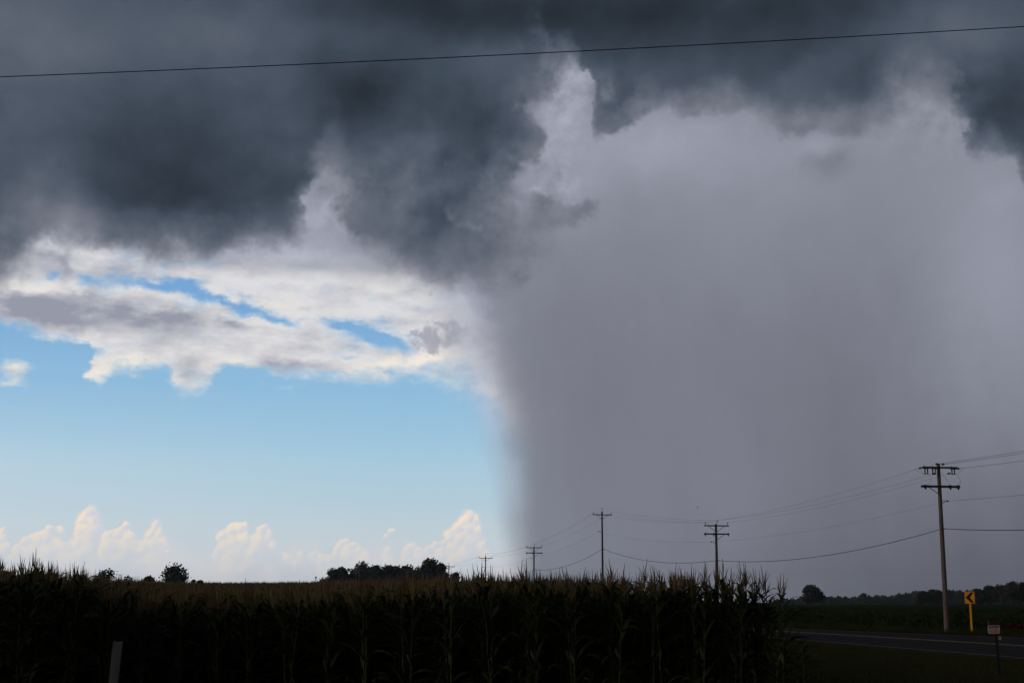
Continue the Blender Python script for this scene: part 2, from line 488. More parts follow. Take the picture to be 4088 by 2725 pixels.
# ------------------------------------------------------------------ materials
def mat(name, base, rough=0.8, var=None, scale=8.0, bump=0.0, bump_scale=40.0, spec=0.3, stretch=(1, 1, 1), rand=0.0, trans=0.0, coords='Object'):
    """plain procedural surface: two tones of noise, grain bump, per-object variation"""
    m = bpy.data.materials.new(name)
    m.use_nodes = True
    nt = m.node_tree
    b = nt.nodes['Principled BSDF']
    b.inputs['Roughness'].default_value = rough
    b.inputs['Specular IOR Level'].default_value = spec
    tcn = nt.nodes.new('ShaderNodeTexCoord')
    mp = nt.nodes.new('ShaderNodeMapping')
    mp.inputs['Scale'].default_value = stretch
    nt.links.new(tcn.outputs[coords], mp.inputs[0])
    nz = nt.nodes.new('ShaderNodeTexNoise')
    nz.inputs['Scale'].default_value = scale
    nz.inputs['Detail'].default_value = 4
    nt.links.new(mp.outputs[0], nz.inputs['Vector'])
    mr = nt.nodes.new('ShaderNodeMapRange')
    mr.inputs[1].default_value = 0.32
    mr.inputs[2].default_value = 0.68
    nt.links.new(nz.outputs['Fac'], mr.inputs[0])
    mx = nt.nodes.new('ShaderNodeMix')
    mx.data_type = 'RGBA'
    mx.inputs[6].default_value = (*base, 1)
    mx.inputs[7].default_value = (*(var or tuple(c * 0.7 for c in base)), 1)
    nt.links.new(mr.outputs[0], mx.inputs[0])
    last = mx.outputs[2]
    if rand > 0:
        oi = nt.nodes.new('ShaderNodeObjectInfo')
        hv = nt.nodes.new('ShaderNodeHueSaturation')
        mv = nt.nodes.new('ShaderNodeMapRange')
        mv.inputs[3].default_value = 1 - rand
        mv.inputs[4].default_value = 1 + rand
        nt.links.new(oi.outputs['Random'], mv.inputs[0])
        nt.links.new(mv.outputs[0], hv.inputs['Value'])
        nt.links.new(last, hv.inputs['Color'])
        last = hv.outputs[0]
    nt.links.new(last, b.inputs['Base Color'])
    if bump > 0:
        n2 = nt.nodes.new('ShaderNodeTexNoise')
        n2.inputs['Scale'].default_value = bump_scale
        n2.inputs['Detail'].default_value = 5
        nt.links.new(mp.outputs[0], n2.inputs['Vector'])
        bp = nt.nodes.new('ShaderNodeBump')
        bp.inputs['Strength'].default_value = bump
        bp.inputs['Distance'].default_value = 0.02
        nt.links.new(n2.outputs['Fac'], bp.inputs['Height'])
        nt.links.new(bp.outputs[0], b.inputs['Normal'])
    if trans > 0:
        tr = nt.nodes.new('ShaderNodeBsdfTranslucent')
        nt.links.new(last, tr.inputs[0])
        ms = nt.nodes.new('ShaderNodeMixShader')
        ms.inputs[0].default_value = trans
        nt.links.new(b.outputs[0], ms.inputs[1])
        nt.links.new(tr.outputs[0], ms.inputs[2])
        nt.links.new(ms.outputs[0], nt.nodes['Material Output'].inputs[0])
    return m


M = {
    'grass_ground': mat('grass_ground', (0.040, 0.044, 0.018), 1.0, (0.055, 0.045, 0.026), 0.35, 0.5, 9, spec=0.0),
    'grass': mat('grass', (0.045, 0.056, 0.018), 0.9, (0.066, 0.062, 0.026), 0.5, trans=0.2, spec=0.03),
    'weed': mat('weed', (0.035, 0.048, 0.016), 0.9, (0.055, 0.058, 0.022), 0.3, trans=0.2, spec=0.03),
    'soy': mat('soybean_leaf', (0.030, 0.044, 0.015), 1.0, (0.022, 0.034, 0.012), 0.15, trans=0.1, spec=0.0),
    'asphalt': mat('asphalt', (0.044, 0.038, 0.041), 1.0, (0.026, 0.023, 0.025), 0.9, 0.4, 45, spec=0.04),
    'white_paint': mat('white_road_paint', (0.32, 0.30, 0.31), 0.9, (0.13, 0.12, 0.125), 3.0),
    'yellow_paint': mat('yellow_road_paint', (0.62, 0.33, 0.05), 0.7, (0.30, 0.16, 0.04), 2.0),
    'corn_leaf': mat('corn_leaf', (0.026, 0.038, 0.012), 0.7, (0.036, 0.046, 0.016), 3.0, rand=0.3, trans=0.15, spec=0.06),
    'corn_leaf_dry': mat('dry_corn_leaf', (0.09, 0.075, 0.036), 0.9, (0.06, 0.052, 0.024), 6.0, trans=0.1),
    'corn_stalk': mat('corn_stalk', (0.060, 0.072, 0.028), 0.8, (0.034, 0.045, 0.017), 7.0, rand=0.3, spec=0.1),
    'tassel': mat('corn_tassel', (0.215, 0.155, 0.080), 0.9, (0.135, 0.10, 0.05), 5.0, rand=0.25, trans=0.2, spec=0.1),
    'husk': mat('corn_husk', (0.060, 0.072, 0.028), 0.9, (0.045, 0.055, 0.022), 10.0),
    'silk': mat('corn_silk', (0.09, 0.045, 0.025), 0.9),
    'pole': mat('weathered_pole_wood', (0.200, 0.162, 0.138), 0.9, (0.098, 0.070, 0.056), 5.0, 0.5, 30, stretch=(4, 4, 0.35), rand=0.15),
    'pole_brown': mat('brown_pole_wood', (0.130, 0.085, 0.065), 0.9, (0.075, 0.050, 0.042), 5.0, 0.5, 30, stretch=(4, 4, 0.35)),
    'arm': mat('crossarm_wood', (0.115, 0.095, 0.085), 0.9, (0.07, 0.055, 0.05), 5.0, 0.4, 30),
    'steel': mat('galvanised_steel', (0.16, 0.16, 0.165), 0.55, (0.10, 0.10, 0.10), 12.0),
    'insulator': mat('dark_porcelain', (0.020, 0.017, 0.018), 0.25, (0.028, 0.022, 0.02), 8.0, spec=0.5),
    'wire': mat('wire_metal', (0.10, 0.10, 0.105), 0.6, (0.035, 0.035, 0.04), 3.0),
    'cable': mat('cable_sheath', (0.014, 0.014, 0.016), 0.7, (0.02, 0.02, 0.022), 3.0),
    'bark': mat('bark', (0.075, 0.060, 0.050), 0.95, (0.05, 0.04, 0.033), 3.0),
    'leaf_dark': mat('tree_leaf_dark', (0.040, 0.048, 0.026), 0.8, (0.055, 0.060, 0.030), 0.25, rand=0.2, trans=0.1),
    'leaf_far': mat('tree_leaf_far', (0.045, 0.058, 0.034), 0.85, (0.060, 0.070, 0.040), 0.12, rand=0.2),
    'post': mat('weathered_post_wood', (0.165, 0.153, 0.153), 0.92, (0.105, 0.096, 0.096), 9.0, 0.7, 45, stretch=(4, 4, 0.4)),
    'sign_yellow': mat('sign_yellow_sheeting', (1.0, 0.40, 0.006), 0.45, (0.92, 0.36, 0.006), 3.0, spec=0.4),
    'sign_black': mat('sign_black', (0.012, 0.012, 0.013), 0.5),
    'sign_back': mat('sign_back_red', (0.20, 0.05, 0.025), 0.6),
    'sign_white': mat('sign_white', (0.62, 0.58, 0.58), 0.5, (0.50, 0.47, 0.47), 20.0),
    'sign_pink': mat('faded_red_print', (0.50, 0.17, 0.12), 0.6, (0.56, 0.30, 0.24), 26.0),
    'dark_post': mat('dark_marker_post', (0.022, 0.018, 0.018), 0.7),
    'tag': mat('tag_cream', (0.62, 0.55, 0.36), 0.6),
    'mesh_red': mat('orange_plastic', (0.17, 0.018, 0.012), 0.8, (0.16, 0.035, 0.014), 1.2, trans=0.1, spec=0.1),
    'feather': mat('bird_feather', (0.03, 0.028, 0.028), 0.8),
    'hill': mat('far_hill', (0.060, 0.075, 0.050), 0.95, (0.05, 0.06, 0.045), 0.01),
}


# ------------------------------------------------------------------ mesh helpers
def tag(o, label=None, cat=None, group=None, kind=None):
    for k, v in (('label', label), ('category', cat), ('group', group), ('kind', kind)):
        if v:
            o[k] = v
    return o


def empty(name, loc, rz=0.0):
    o = bpy.data.objects.new(name, None)
    o.location = loc
    o.rotation_euler = (0, 0, rz)
    o.empty_display_size = 0.2
    col.objects.link(o)
    return o


class MB:
    """collects boxes, tubes and ribbons into one mesh"""

    def __init__(self):
        self.v, self.f, self.mi = [], [], []

    def add(self, vs_, fs, mi=0):
        n = len(self.v)
        self.v += [tuple(p) for p in vs_]
        self.f += [tuple(i + n for i in f) for f in fs]
        self.mi += [mi] * len(fs)
        return self

    def box(self, c, s, rot=None, mi=0):
        c = Vector(c)
        h = Vector(s) / 2
        pts = []
        for z in (-1, 1):
            for x, y in ((-1, -1), (1, -1), (1, 1), (-1, 1)):
                p = Vector((x * h.x, y * h.y, z * h.z))
                if rot is not None:
                    p = rot @ p
                pts.append(c + p)
        return self.add(pts, [(0, 3, 2, 1), (4, 5, 6, 7), (0, 1, 5, 4), (1, 2, 6, 5), (2, 3, 7, 6), (3, 0, 4, 7)], mi)

    def beam(self, a, b, w, h, mi=0):
        a, b = Vector(a), Vector(b)
        d = (b - a)
        q = d.to_track_quat('X', 'Z').to_matrix()
        return self.box((a + b) / 2, (d.length, w, h), q, mi)

    def tube(self, pts, rad, seg=8, cap=True, mi=0):
        pts = [Vector(p) for p in pts]
        if not hasattr(rad, '__len__'):
            rad = [rad] * len(pts)
        vs_, fs = [], []
        for i, p in enumerate(pts):
            d = (pts[min(i + 1, len(pts) - 1)] - pts[max(i - 1, 0)]).normalized()
            ref = Vector((0, 0, 1)) if abs(d.z) < 0.9 else Vector((1, 0, 0))
            x = d.cross(ref).normalized()
            y = d.cross(x).normalized()
            for k in range(seg):
                t = 2 * math.pi * k / seg
                vs_.append(p + (x * math.cos(t) + y * math.sin(t)) * rad[i])
        for i in range(len(pts) - 1):
            for k in range(seg):
                a, b = i * seg + k, i * seg + (k + 1) % seg
                fs.append((a, b, b + seg, a + seg))
        if cap:
            fs.append(tuple(range(seg)))
            fs.append(tuple((len(pts) - 1) * seg + k for k in reversed(range(seg))))
        return self.add(vs_, fs, mi)

    def mesh(self, name, mats, smooth=False):
        me = bpy.data.meshes.new(name)
        me.from_pydata(self.v, [], self.f)
        for m in (mats if isinstance(mats, (list, tuple)) else [mats]):
            me.materials.append(m)
        if any(self.mi):
            me.polygons.foreach_set('material_index', self.mi)
        if smooth:
            me.polygons.foreach_set('use_smooth', [True] * len(self.f))
        me.update()
        return me

    def build(self, name, mats, parent=None, smooth=False):
        o = bpy.data.objects.new(name, self.mesh(name, mats, smooth))
        col.objects.link(o)
        o.parent = parent
        return o


def np_mesh(name, verts, faces_tri, mats, mi=None, parent=None, smooth=False):
    """large triangle soups straight from arrays"""
    me = bpy.data.meshes.new(name)
    verts = np.asarray(verts, np.float32)
    faces_tri = np.asarray(faces_tri, np.int32)
    me.vertices.add(len(verts))
    me.vertices.foreach_set('co', verts.ravel())
    me.loops.add(faces_tri.size)
    me.loops.foreach_set('vertex_index', faces_tri.ravel())
    me.polygons.add(len(faces_tri))
    me.polygons.foreach_set('loop_start', np.arange(0, faces_tri.size, 3, dtype=np.int32))
    me.polygons.foreach_set('loop_total', np.full(len(faces_tri), 3, np.int32))
    for m in (mats if isinstance(mats, (list, tuple)) else [mats]):
        me.materials.append(m)
    if mi is not None:
        me.polygons.foreach_set('material_index', np.asarray(mi, np.int32))
    if smooth:
        me.polygons.foreach_set('use_smooth', np.ones(len(faces_tri), bool))
    me.update(calc_edges=True)
    me.validate()
    o = bpy.data.objects.new(name, me)
    col.objects.link(o)
    o.parent = parent
    return o


def copy_tree(o, parent=None):
    c = o.copy()
    col.objects.link(c)
    c.parent = parent
    for ch in list(o.children):
        copy_tree(ch, c)
    return c


# ------------------------------------------------------------------ lie of the land
ROW_SLOPE = 0.194                       # rows, road and pole line all run away to the left at this slant
Y_FRONT = 29.0


def sstep(a, b, x):
    t = np.clip((np.asarray(x, float) - a) / (b - a), 0, 1)
    return t * t * (3 - 2 * t)


def gz(x, y):
    """ground height: flat by the road, a dip and a long rise under the corn"""
    x = np.asarray(x, float)
    y = np.asarray(y, float)
    u = x + ROW_SLOPE * (y - Y_FRONT)
    side = 1 - sstep(6, 17, u)
    near = 0.24 * (1 - sstep(-9.2, -7.4, u)) - 0.34 * sstep(-9.4, -7.2, u) * (1 - sstep(-4.5, 0.5, u))
    near = near * np.where(near > 0, 1 - sstep(32, 46, y), 1 - sstep(60, 130, y)) * sstep(20, 28, y)
    rise = np.where(y < 215, 0.0110 * np.maximum(y - 36, 0), 0.0110 * 179) - 0.0075 * np.maximum(y - 230, 0)
    rise = np.maximum(rise, np.where(y > 230, 0.7, -1))
    return (near + rise) * side


# ground sheet, finer near the camera
def grid_axis(fine, coarse):
    return np.array(sorted(set([round(v, 3) for v in fine + coarse])))


ax = grid_axis([i * 1.0 for i in range(-60, 61)], [s * v for s in (-1, 1) for v in (70, 80, 100, 120, 150, 200, 260, 340, 450, 700, 1200, 2500, 3700)])
ay = grid_axis([i * 1.0 for i in range(-20, 121)], [v for v in (130, 140, 155, 170, 185, 200, 210, 220, 230, 245, 260, 280, 320, 380, 450, 520, 600, 800, 1200, 2500, 3700)] + [-40, -80, -200, -800])
gx, gy = np.meshgrid(ax, ay)
gv = np.stack([gx.ravel(), gy.ravel(), gz(gx, gy).ravel()], 1)
ni, nj = len(ax), len(ay)
idx = np.arange(ni * nj).reshape(nj, ni)
q = np.stack([idx[:-1, :-1], idx[:-1, 1:], idx[1:, 1:], idx[1:, :-1]], -1).reshape(-1, 4)
ground = np_mesh('ground', gv, np.concatenate([q[:, :3], q[:, [0, 2, 3]]]), M['grass_ground'])
tag(ground, 'dark mown grass and bare earth around the fields', 'ground', kind='structure')

# far rise on the left skyline
hb = MB()
pts_top = [(-2600, 3300, 22), (-1900, 3300, 34), (-1300, 3300, 40.5), (-900, 3300, 42), (-560, 3300, 41), (-380, 3300, 36), (-150, 3300, 20), (200, 3300, 4)]
hv = [(x, y, 0) for x, y, z in pts_top] + pts_top + [(x, y + 380, 0) for x, y, z in pts_top]
k = len(pts_top)
hf = []
for i in range(k - 1):
    hf += [(i, i + 1, i + 1 + k, i + k), (i + k, i + 1 + k, i + 1 + 2 * k, i + 2 * k)]
hb.add(hv, hf)
tag(hb.build('hills', M['hill']), 'thin blue rise on the far left skyline', 'hill', kind='structure')

# ------------------------------------------------------------------ road
far_l, far_r = on_ground(3208, 2513), on_ground(4088, 2549)
mid_l, mid_r = on_ground(3210, 2526), on_ground(4088, 2580)
nea_l, nea_r = on_ground(3232, 2558), on_ground(4088, 2630)


def line_x(a, b, y):
    """x of the surveyed line a-b at distance y; beyond the survey it follows the row slant"""
    y0, y1 = b.y, a.y
    t = (y - y0) / (y1 - y0)
    x = b.x + (a.x - b.x) * t
    if y > y1:
        return a.x - ROW_SLOPE * (y - y1)
    return x


road_ys = [-30, -10, 10, 30, 45, 55, 65, 75, 85, 95, 105, 115, 130, 150, 180, 220, 280, 360, 460, 560, 700]


def strip(name, fx_l, fx_r, z, m, parent=None, ys=road_ys):
    b = MB()
    vs_ = []
    for y in ys:
        vs_ += [(fx_l(y), y, z), (fx_r(y), y, z)]
    b.add(vs_, [(2 * i, 2 * i + 1, 2 * i + 3, 2 * i + 2) for i in range(len(ys) - 1)])
    return b.build(name, m, parent)


def nx(y): return line_x(nea_l, nea_r, y)
def mx_(y): return line_x(mid_l, mid_r, y)
def fx_(y): return line_x(far_l, far_r, y)


# the carriageway is a low slab whose edges step down to the verge
rb = MB()
rv = []
for y in road_ys:
    a, b = nx(y) - 0.45, fx_(y) + 0.45
    rv += [(a - 0.12, y, -0.02), (a, y, 0.05), (b, y, 0.05), (b + 0.12, y, -0.02)]
rb.add(rv, [(4 * i + j, 4 * i + j + 1, 4 * i + j + 5, 4 * i + j + 4) for i in range(len(road_ys) - 1) for j in range(3)])
road = tag(rb.build('road', M['asphalt']), 'dark asphalt country road with worn lines crossing behind the corn', 'road', kind='structure')
strip('edge_line', lambda y: nx(y) - 0.07, lambda y: nx(y) + 0.07, 0.055, M['white_paint'], road)
strip('edge_line', lambda y: fx_(y) - 0.10, lambda y: fx_(y) + 0.10, 0.055, M['white_paint'], road)
strip('centre_line', lambda y: mx_(y) - 0.28, lambda y: mx_(y) - 0.08, 0.055, M['yellow_paint'], road)
strip('centre_line', lambda y: mx_(y) + 0.08, lambda y: mx_(y) + 0.28, 0.055, M['yellow_paint'], road)


# ------------------------------------------------------------------ grass, weeds, soybeans
def blades(n, fxy, h0, h1, w, name, m, label, cat, lean=0.35):
    x, y = fxy(n)
    n = len(x)
    z = gz(x, y)
    h = rng.uniform(h0, h1, n)
    a = rng.uniform(0, 2 * math.pi, n)
    ln = rng.normal(0, lean, (n, 2)) * h[:, None]
    wx, wy = np.cos(a) * w, np.sin(a) * w
    v = np.empty((n, 3, 3), np.float32)
    v[:, 0] = np.stack([x - wx, y - wy, z - 0.01], 1)
    v[:, 1] = np.stack([x + wx, y + wy, z - 0.01], 1)
    v[:, 2] = np.stack([x + ln[:, 0], y + ln[:, 1], z + h], 1)
    o = np_mesh(name, v.reshape(-1, 3), np.arange(3 * n).reshape(n, 3), m)
    return tag(o, label, cat, kind='stuff')


def verge_xy(n):
    y = rng.uniform(34, 92, n)
    u = rng.uniform(0, 1, n)
    xl = 5.2 - ROW_SLOPE * (y - Y_FRONT)
    xr = np.array([nx(v) for v in y]) - 0.6
    x = xl + (xr - xl) * u
    keep = (x / y > 0.14)
    return x[keep], y[keep]


blades(150000, verge_xy, 0.04, 0.11, 0.010, 'grass', M['grass'], 'short dark mown grass between corn and road', 'grass')


def roadside_xy(n):
    y = rng.uniform(70, 135, n)
    x = np.array([fx_(v) for v in y]) + 0.75 + np.abs(rng.normal(0, 1.6, n))
    return x, y


blades(26000, roadside_xy, 0.12, 0.50, 0.020, 'roadside_weeds', M['weed'], 'tall grass and weeds along the far edge of the road', 'weeds', 0.5)


def soy_edge(y):
    return np.where(np.asarray(y) < 111, far_r.x + (far_l.x - far_r.x) * (np.asarray(y) - far_r.y) / (far_l.y - far_r.y), far_l.x - ROW_SLOPE * (np.asarray(y) - far_l.y)) + 5.0


# soybeans: a bumpy canopy sheet with leaves standing out of it
sy = np.concatenate([np.arange(60, 130, 0.9), np.arange(130, 260, 4.0), np.arange(260, 760, 25.0)])
su = np.concatenate([np.arange(0, 26, 0.9), np.arange(26, 120, 6.0), np.arange(120, 420, 25.0)])
SX, SY = np.meshgrid(su, sy)
SXX = SX + soy_edge(SY)
SZ = 0.66 + 0.10 * np.sin(SX * 8.27) + rng.normal(0, 0.045, SX.shape)
SZ[:, 0] = 0.0
SZ[:, 1] = 0.45
sv = np.stack([SXX.ravel(), SY.ravel(), SZ.ravel()], 1)
ii = np.arange(SX.size).reshape(SX.shape)
sq = np.stack([ii[:-1, :-1], ii[:-1, 1:], ii[1:, 1:], ii[1:, :-1]], -1).reshape(-1, 4)
tri0 = np.concatenate([sq[:, :3], sq[:, [0, 2, 3]]])
nl = 60000
ly = 62 + 160 * rng.uniform(0, 1, nl) ** 1.7
lu = 60 * rng.uniform(0, 1, nl) ** 1.4
lx = soy_edge(ly) + lu
lz = 0.72 + rng.normal(0, 0.09, nl) - 0.4 * np.exp(-lu * 1.6) * rng.uniform(0, 1, nl)
sz = rng.uniform(0.05, 0.10, nl) * (1 + ly / 160)
lv = np.empty((nl, 4, 3))
d1_ = rng.normal(0, 1, (nl, 3)); d1_ /= np.linalg.norm(d1_, axis=1)[:, None]
d2_ = np.cross(d1_, rng.normal(0, 1, (nl, 3))); d2_ /= np.linalg.norm(d2_, axis=1)[:, None]
cc = np.stack([lx, ly, lz], 1)
for k_, (a_, b_) in enumerate(((-1, 0), (0, -0.6), (1, 0), (0, 0.6))):
    lv[:, k_] = cc + d1_ * (a_ * sz)[:, None] + d2_ * (b_ * sz)[:, None]
base_i = len(sv) + 4 * np.arange(nl)
tri1 = np.concatenate([np.stack([base_i, base_i + 1, base_i + 2], 1), np.stack([base_i, base_i + 2, base_i + 3], 1)])
soy = np_mesh('soybean_field', np.concatenate([sv, lv.reshape(-1, 3)]), np.concatenate([tri0, tri1]), M['soy'])
tag(soy, 'low dark soybean field beyond the road', 'soybeans', kind='stuff')


# ------------------------------------------------------------------ corn
def leaf_ribbon(z0, az, length, width, up, droop, segs=6, twist=0.0):
    """arching folded blade; returns verts, tris"""
    vs_, fs = [], []
    ca, sa = math.cos(az), math.sin(az)
    r, z, ang_ = 0.012, z0, up
    step = length / segs
    for i in range(segs + 1):
        t = i / segs
        w = width * (0.55 + 1.1 * t) if t < 0.4 else width * max(0.0, 1.0 - ((t - 0.4) / 0.6) ** 1.6)
        w *= 0.5
        nxx, nyy = -sa, ca
        tw = twist * t
        ct, st_ = math.cos(tw), math.sin(tw)
        px_, py_ = ca * r, sa * r
        vs_ += [(px_ - nxx * w * ct, py_ - nyy * w * ct, z + w * 0.35 - st_ * w), (px_, py_, z), (px_ + nxx * w * ct, py_ + nyy * w * ct, z + w * 0.35 + st_ * w)]
        r += math.cos(ang_) * step
        z += math.sin(ang_) * step
        ang_ -= droop / segs * (0.4 + 1.2 * t)
    for i in range(segs):
        a = 3 * i
        for j in (0, 1):
            fs += [(a + j, a + j + 1, a + j + 4), (a + j, a + j + 4, a + j + 3)]
    return vs_, fs


def tassel_geo(b, z0, rr, n=9, mi=0, seg=3, h=0.46):
    def spike(az, tilt, ln, rad, zb):
        d = Vector((math.cos(az) * math.sin(tilt), math.sin(az) * math.sin(tilt), math.cos(tilt)))
        p0 = Vector((0, 0, zb))
        p1 = p0 + d * ln * 0.55
        p2 = p1 + (d + Vector((math.cos(az), math.sin(az), -0.15)) * 0.12).normalized() * ln * 0.45
        b.tube([p0, p1, p2], [rad * 0.7, rad, rad * 0.25], seg, cap=False, mi=mi)
    b.tube([(0, 0, z0 - 0.16), (0, 0, z0)], [0.005, 0.004], seg, cap=False, mi=mi)
    spike(rr.uniform(0, 6.3), rr.uniform(0.0, 0.12), h, 0.0105, z0)
    for i in range(n):
        spike(rr.uniform(0, 6.3), rr.uniform(0.10, 0.60), rr.uniform(0.20, 0.36), 0.0075, z0 + rr.uniform(-0.05, 0.06))


def corn_proto(rr):
    """one corn plant: list of (part name, mesh) sharing the plant's own frame"""
    H = 2.22 + rr.uniform(-0.06, 0.06)
    parts = []
    b = MB()
    pts_ = [(rr.gauss(0, 0.006), rr.gauss(0, 0.006), z) for z in np.linspace(-0.03, H + 0.05, 9)]
    b.tube(pts_, [0.016, 0.0155, 0.015, 0.014, 0.013, 0.011, 0.009, 0.007, 0.005], 6)
    for z in np.linspace(0.15, H - 0.2, 9):
        b.tube([(0, 0, z - 0.012), (0, 0, z + 0.012)], 0.0185, 6, cap=False)
    parts.append(('stalk', b.mesh('stalk', M['corn_stalk'])))
    az0 = rr.uniform(0, math.pi)
    n = 12
    for i in range(n):
        t = i / (n - 1)
        z = 0.26 + (H - 0.38) * t ** 0.92
        az = az0 + math.pi * i + rr.gauss(0, 0.35)
        up = 0.75 + 0.30 * t + rr.gauss(0, 0.12)
        ln = (0.62 + 0.32 * math.sin(math.pi * min(1, t * 1.1))) * (1 - 0.42 * max(0, t - 0.7) / 0.3) * rr.uniform(0.9, 1.1)
        vs_, fs = leaf_ribbon(z, az, ln, rr.uniform(0.075, 0.10), up, 2.3 - 0.5 * t + rr.gauss(0, 0.25), 6, rr.gauss(0, 0.5))
        lb = MB().add(vs_, fs)
        dry = i < 2
        parts.append(('leaf', lb.mesh('leaf', M['corn_leaf_dry'] if dry and rr.random() < 0.5 else M['corn_leaf'])))
    b = MB()
    az = az0 + math.pi / 2
    p0 = Vector((0.01 * math.cos(az), 0.01 * math.sin(az), 1.0))
    dr = Vector((math.cos(az) * 0.4, math.sin(az) * 0.4, 0.9)).normalized()
    b.tube([p0, p0 + dr * 0.07, p0 + dr * 0.16, p0 + dr * 0.23], [0.014, 0.029, 0.026, 0.008], 8)
    parts.append(('ear', b.mesh('ear', M['husk'])))
    b = MB()
    tassel_geo(b, H + 0.02, rr, rr.choice((6, 7, 8, 9)))
    parts.append(('tassel', b.mesh('tassel', M['tassel'])))
    return parts


def merge_meshes(name, meshes, mats):
    b = MB()
    for me in meshes:
        mi = mats.index(me.materials[0])
        b.add([v.co for v in me.vertices], [tuple(p.vertices) for p in me.polygons], mi)
    return b.mesh(name, mats)


crr = random.Random(11)
protos = [corn_proto(crr) for _ in range(5)]
foliage_meshes = [merge_meshes('foliage', [me for nme, me in p if nme == 'leaf'], [M['corn_leaf'], M['corn_leaf_dry']]) for p in protos]

ORD = ['first', 'second', 'third', 'fourth', 'fifth', 'sixth', 'seventh', 'eighth', 'ninth', 'tenth', 'eleventh', 'twelfth', 'thirteenth', 'fourteenth',
       'fifteenth', 'sixteenth', 'seventeenth', 'eighteenth', 'nineteenth', 'twentieth', 'twenty-first', 'twenty-second']
ROWS = 21
U0, DU_ROW = 5.05, 0.762


def front_y(u):
    return Y_FRONT + 2.4 * float(sstep(0.5, -4.5, u) if False else (1 - sstep(-4.5, 0.5, u)) * sstep(-10.5, -7.5, u))


def place_corn(k, j, u, y, scale):
    x = u - ROW_SLOPE * (y - Y_FRONT)
    x += crr.gauss(0, 0.025)
    p = crr.randrange(len(protos))
    root = empty('corn_plant', (x, y, float(gz(x, y)) - 0.01), crr.uniform(0, 6.28))
    root.rotation_euler = (crr.gauss(0, 0.05), crr.gauss(0, 0.05), root.rotation_euler.z)
    root.scale = (scale, scale, scale * crr.uniform(0.95, 1.04))
    near = j < 3
    for nme, me in protos[p]:
        if not near and nme in ('leaf', 'ear'):
            continue
        o = bpy.data.objects.new(nme, me)
        col.objects.link(o)
        o.parent = root
    if not near:
        o = bpy.data.objects.new('foliage', foliage_meshes[p])
        col.objects.link(o)
        o.parent = root
    if j == 0:
        lab = 'corn plant at the near end of the %s row from the right' % ORD[k]
    else:
        lab = 'corn plant, %s from the near end of the %s row from the right' % (ORD[j], ORD[k])
    tag(root, lab, 'corn plant', 'corn plants along the front of the field')


N_DEEP = 14
row_start = {}
for k in range(ROWS):
    u = U0 - DU_ROW * k
    y = front_y(u) + crr.uniform(-0.12, 0.12)
    for j in range(N_DEEP):
        place_corn(k, j, u, y, crr.uniform(0.96, 1.06))
        y += 0.175 * crr.uniform(0.8, 1.25)
    row_start[k] = y


# a few stunted plants outside the last row, at the field's right edge
for j, (du, yy, sc) in enumerate([(0.36, 28.75, 0.60), (0.52, 28.95, 0.50), (0.40, 29.25, 0.66), (0.58, 29.5, 0.55), (0.42, 29.85, 0.68), (0.55, 30.2, 0.58)]):
    u = U0 + du
    x = u - ROW_SLOPE * (yy - Y_FRONT)
    root = empty('corn_plant', (x, yy, float(gz(x, yy)) - 0.01), crr.uniform(0, 6.28))
    root.scale = (sc * 1.15, sc * 1.15, sc)
    for nme, me in protos[j % len(protos)]:
        if nme in ('tassel', 'ear'):
            continue
        o = bpy.data.objects.new(nme, me)
        col.objects.link(o)
        o.parent = root
    tag(root, 'stunted corn plant without tassel, %s outside the right edge of the corn' % ORD[j], 'corn plant', 'stunted corn at the right edge')


# the rest of the field: one mesh of thousands of simplified plants
def simple_corn(rr, leaves, spikes, segs, H=2.25, zmin=0.9, wmul=1.0):
    b = MB()
    for i in range(leaves):
        t = i / max(1, leaves - 1)
        z = zmin + (H - 0.16 - zmin) * t
        vs_, fs = leaf_ribbon(z, rr.uniform(0, 6.28), rr.uniform(0.55, 0.8) * (1 - 0.25 * t), 0.095 * wmul, 0.8 + 0.25 * t, 2.1 - 0.4 * t, segs, rr.gauss(0, 0.4))
        b.add(vs_, fs, 0)
    b.tube([(0, 0, zmin - 0.4), (0, 0, H)], [0.014, 0.006], 3, cap=False, mi=0)
    for i in range(spikes):
        az, tl = rr.uniform(0, 6.28), (rr.uniform(0, 0.1) if i == 0 else rr.uniform(0.10, 0.5))
        ln = 0.42 if i == 0 else rr.uniform(0.22, 0.36)
        d = Vector((math.cos(az) * math.sin(tl), math.sin(az) * math.sin(tl), math.cos(tl)))
        s_ = Vector((-math.sin(az), math.cos(az), 0)) * 0.0095 * wmul
        p0 = Vector((0, 0, H + rr.uniform(-0.05, 0.06)))
        mid = p0 + d * ln * 0.5
        b.add([p0, mid - s_, mid + s_, p0 + d * ln], [(0, 2, 1), (1, 2, 3)], 1)
    # triangulate
    tv, tf, tm = b.v, [], []
    for f, m_ in zip(b.f, b.mi):
        for a in range(1, len(f) - 1):
            tf.append((f[0], f[a], f[a + 1]))
            tm.append(m_)
    return np.array(tv), np.array(tf), np.array(tm)


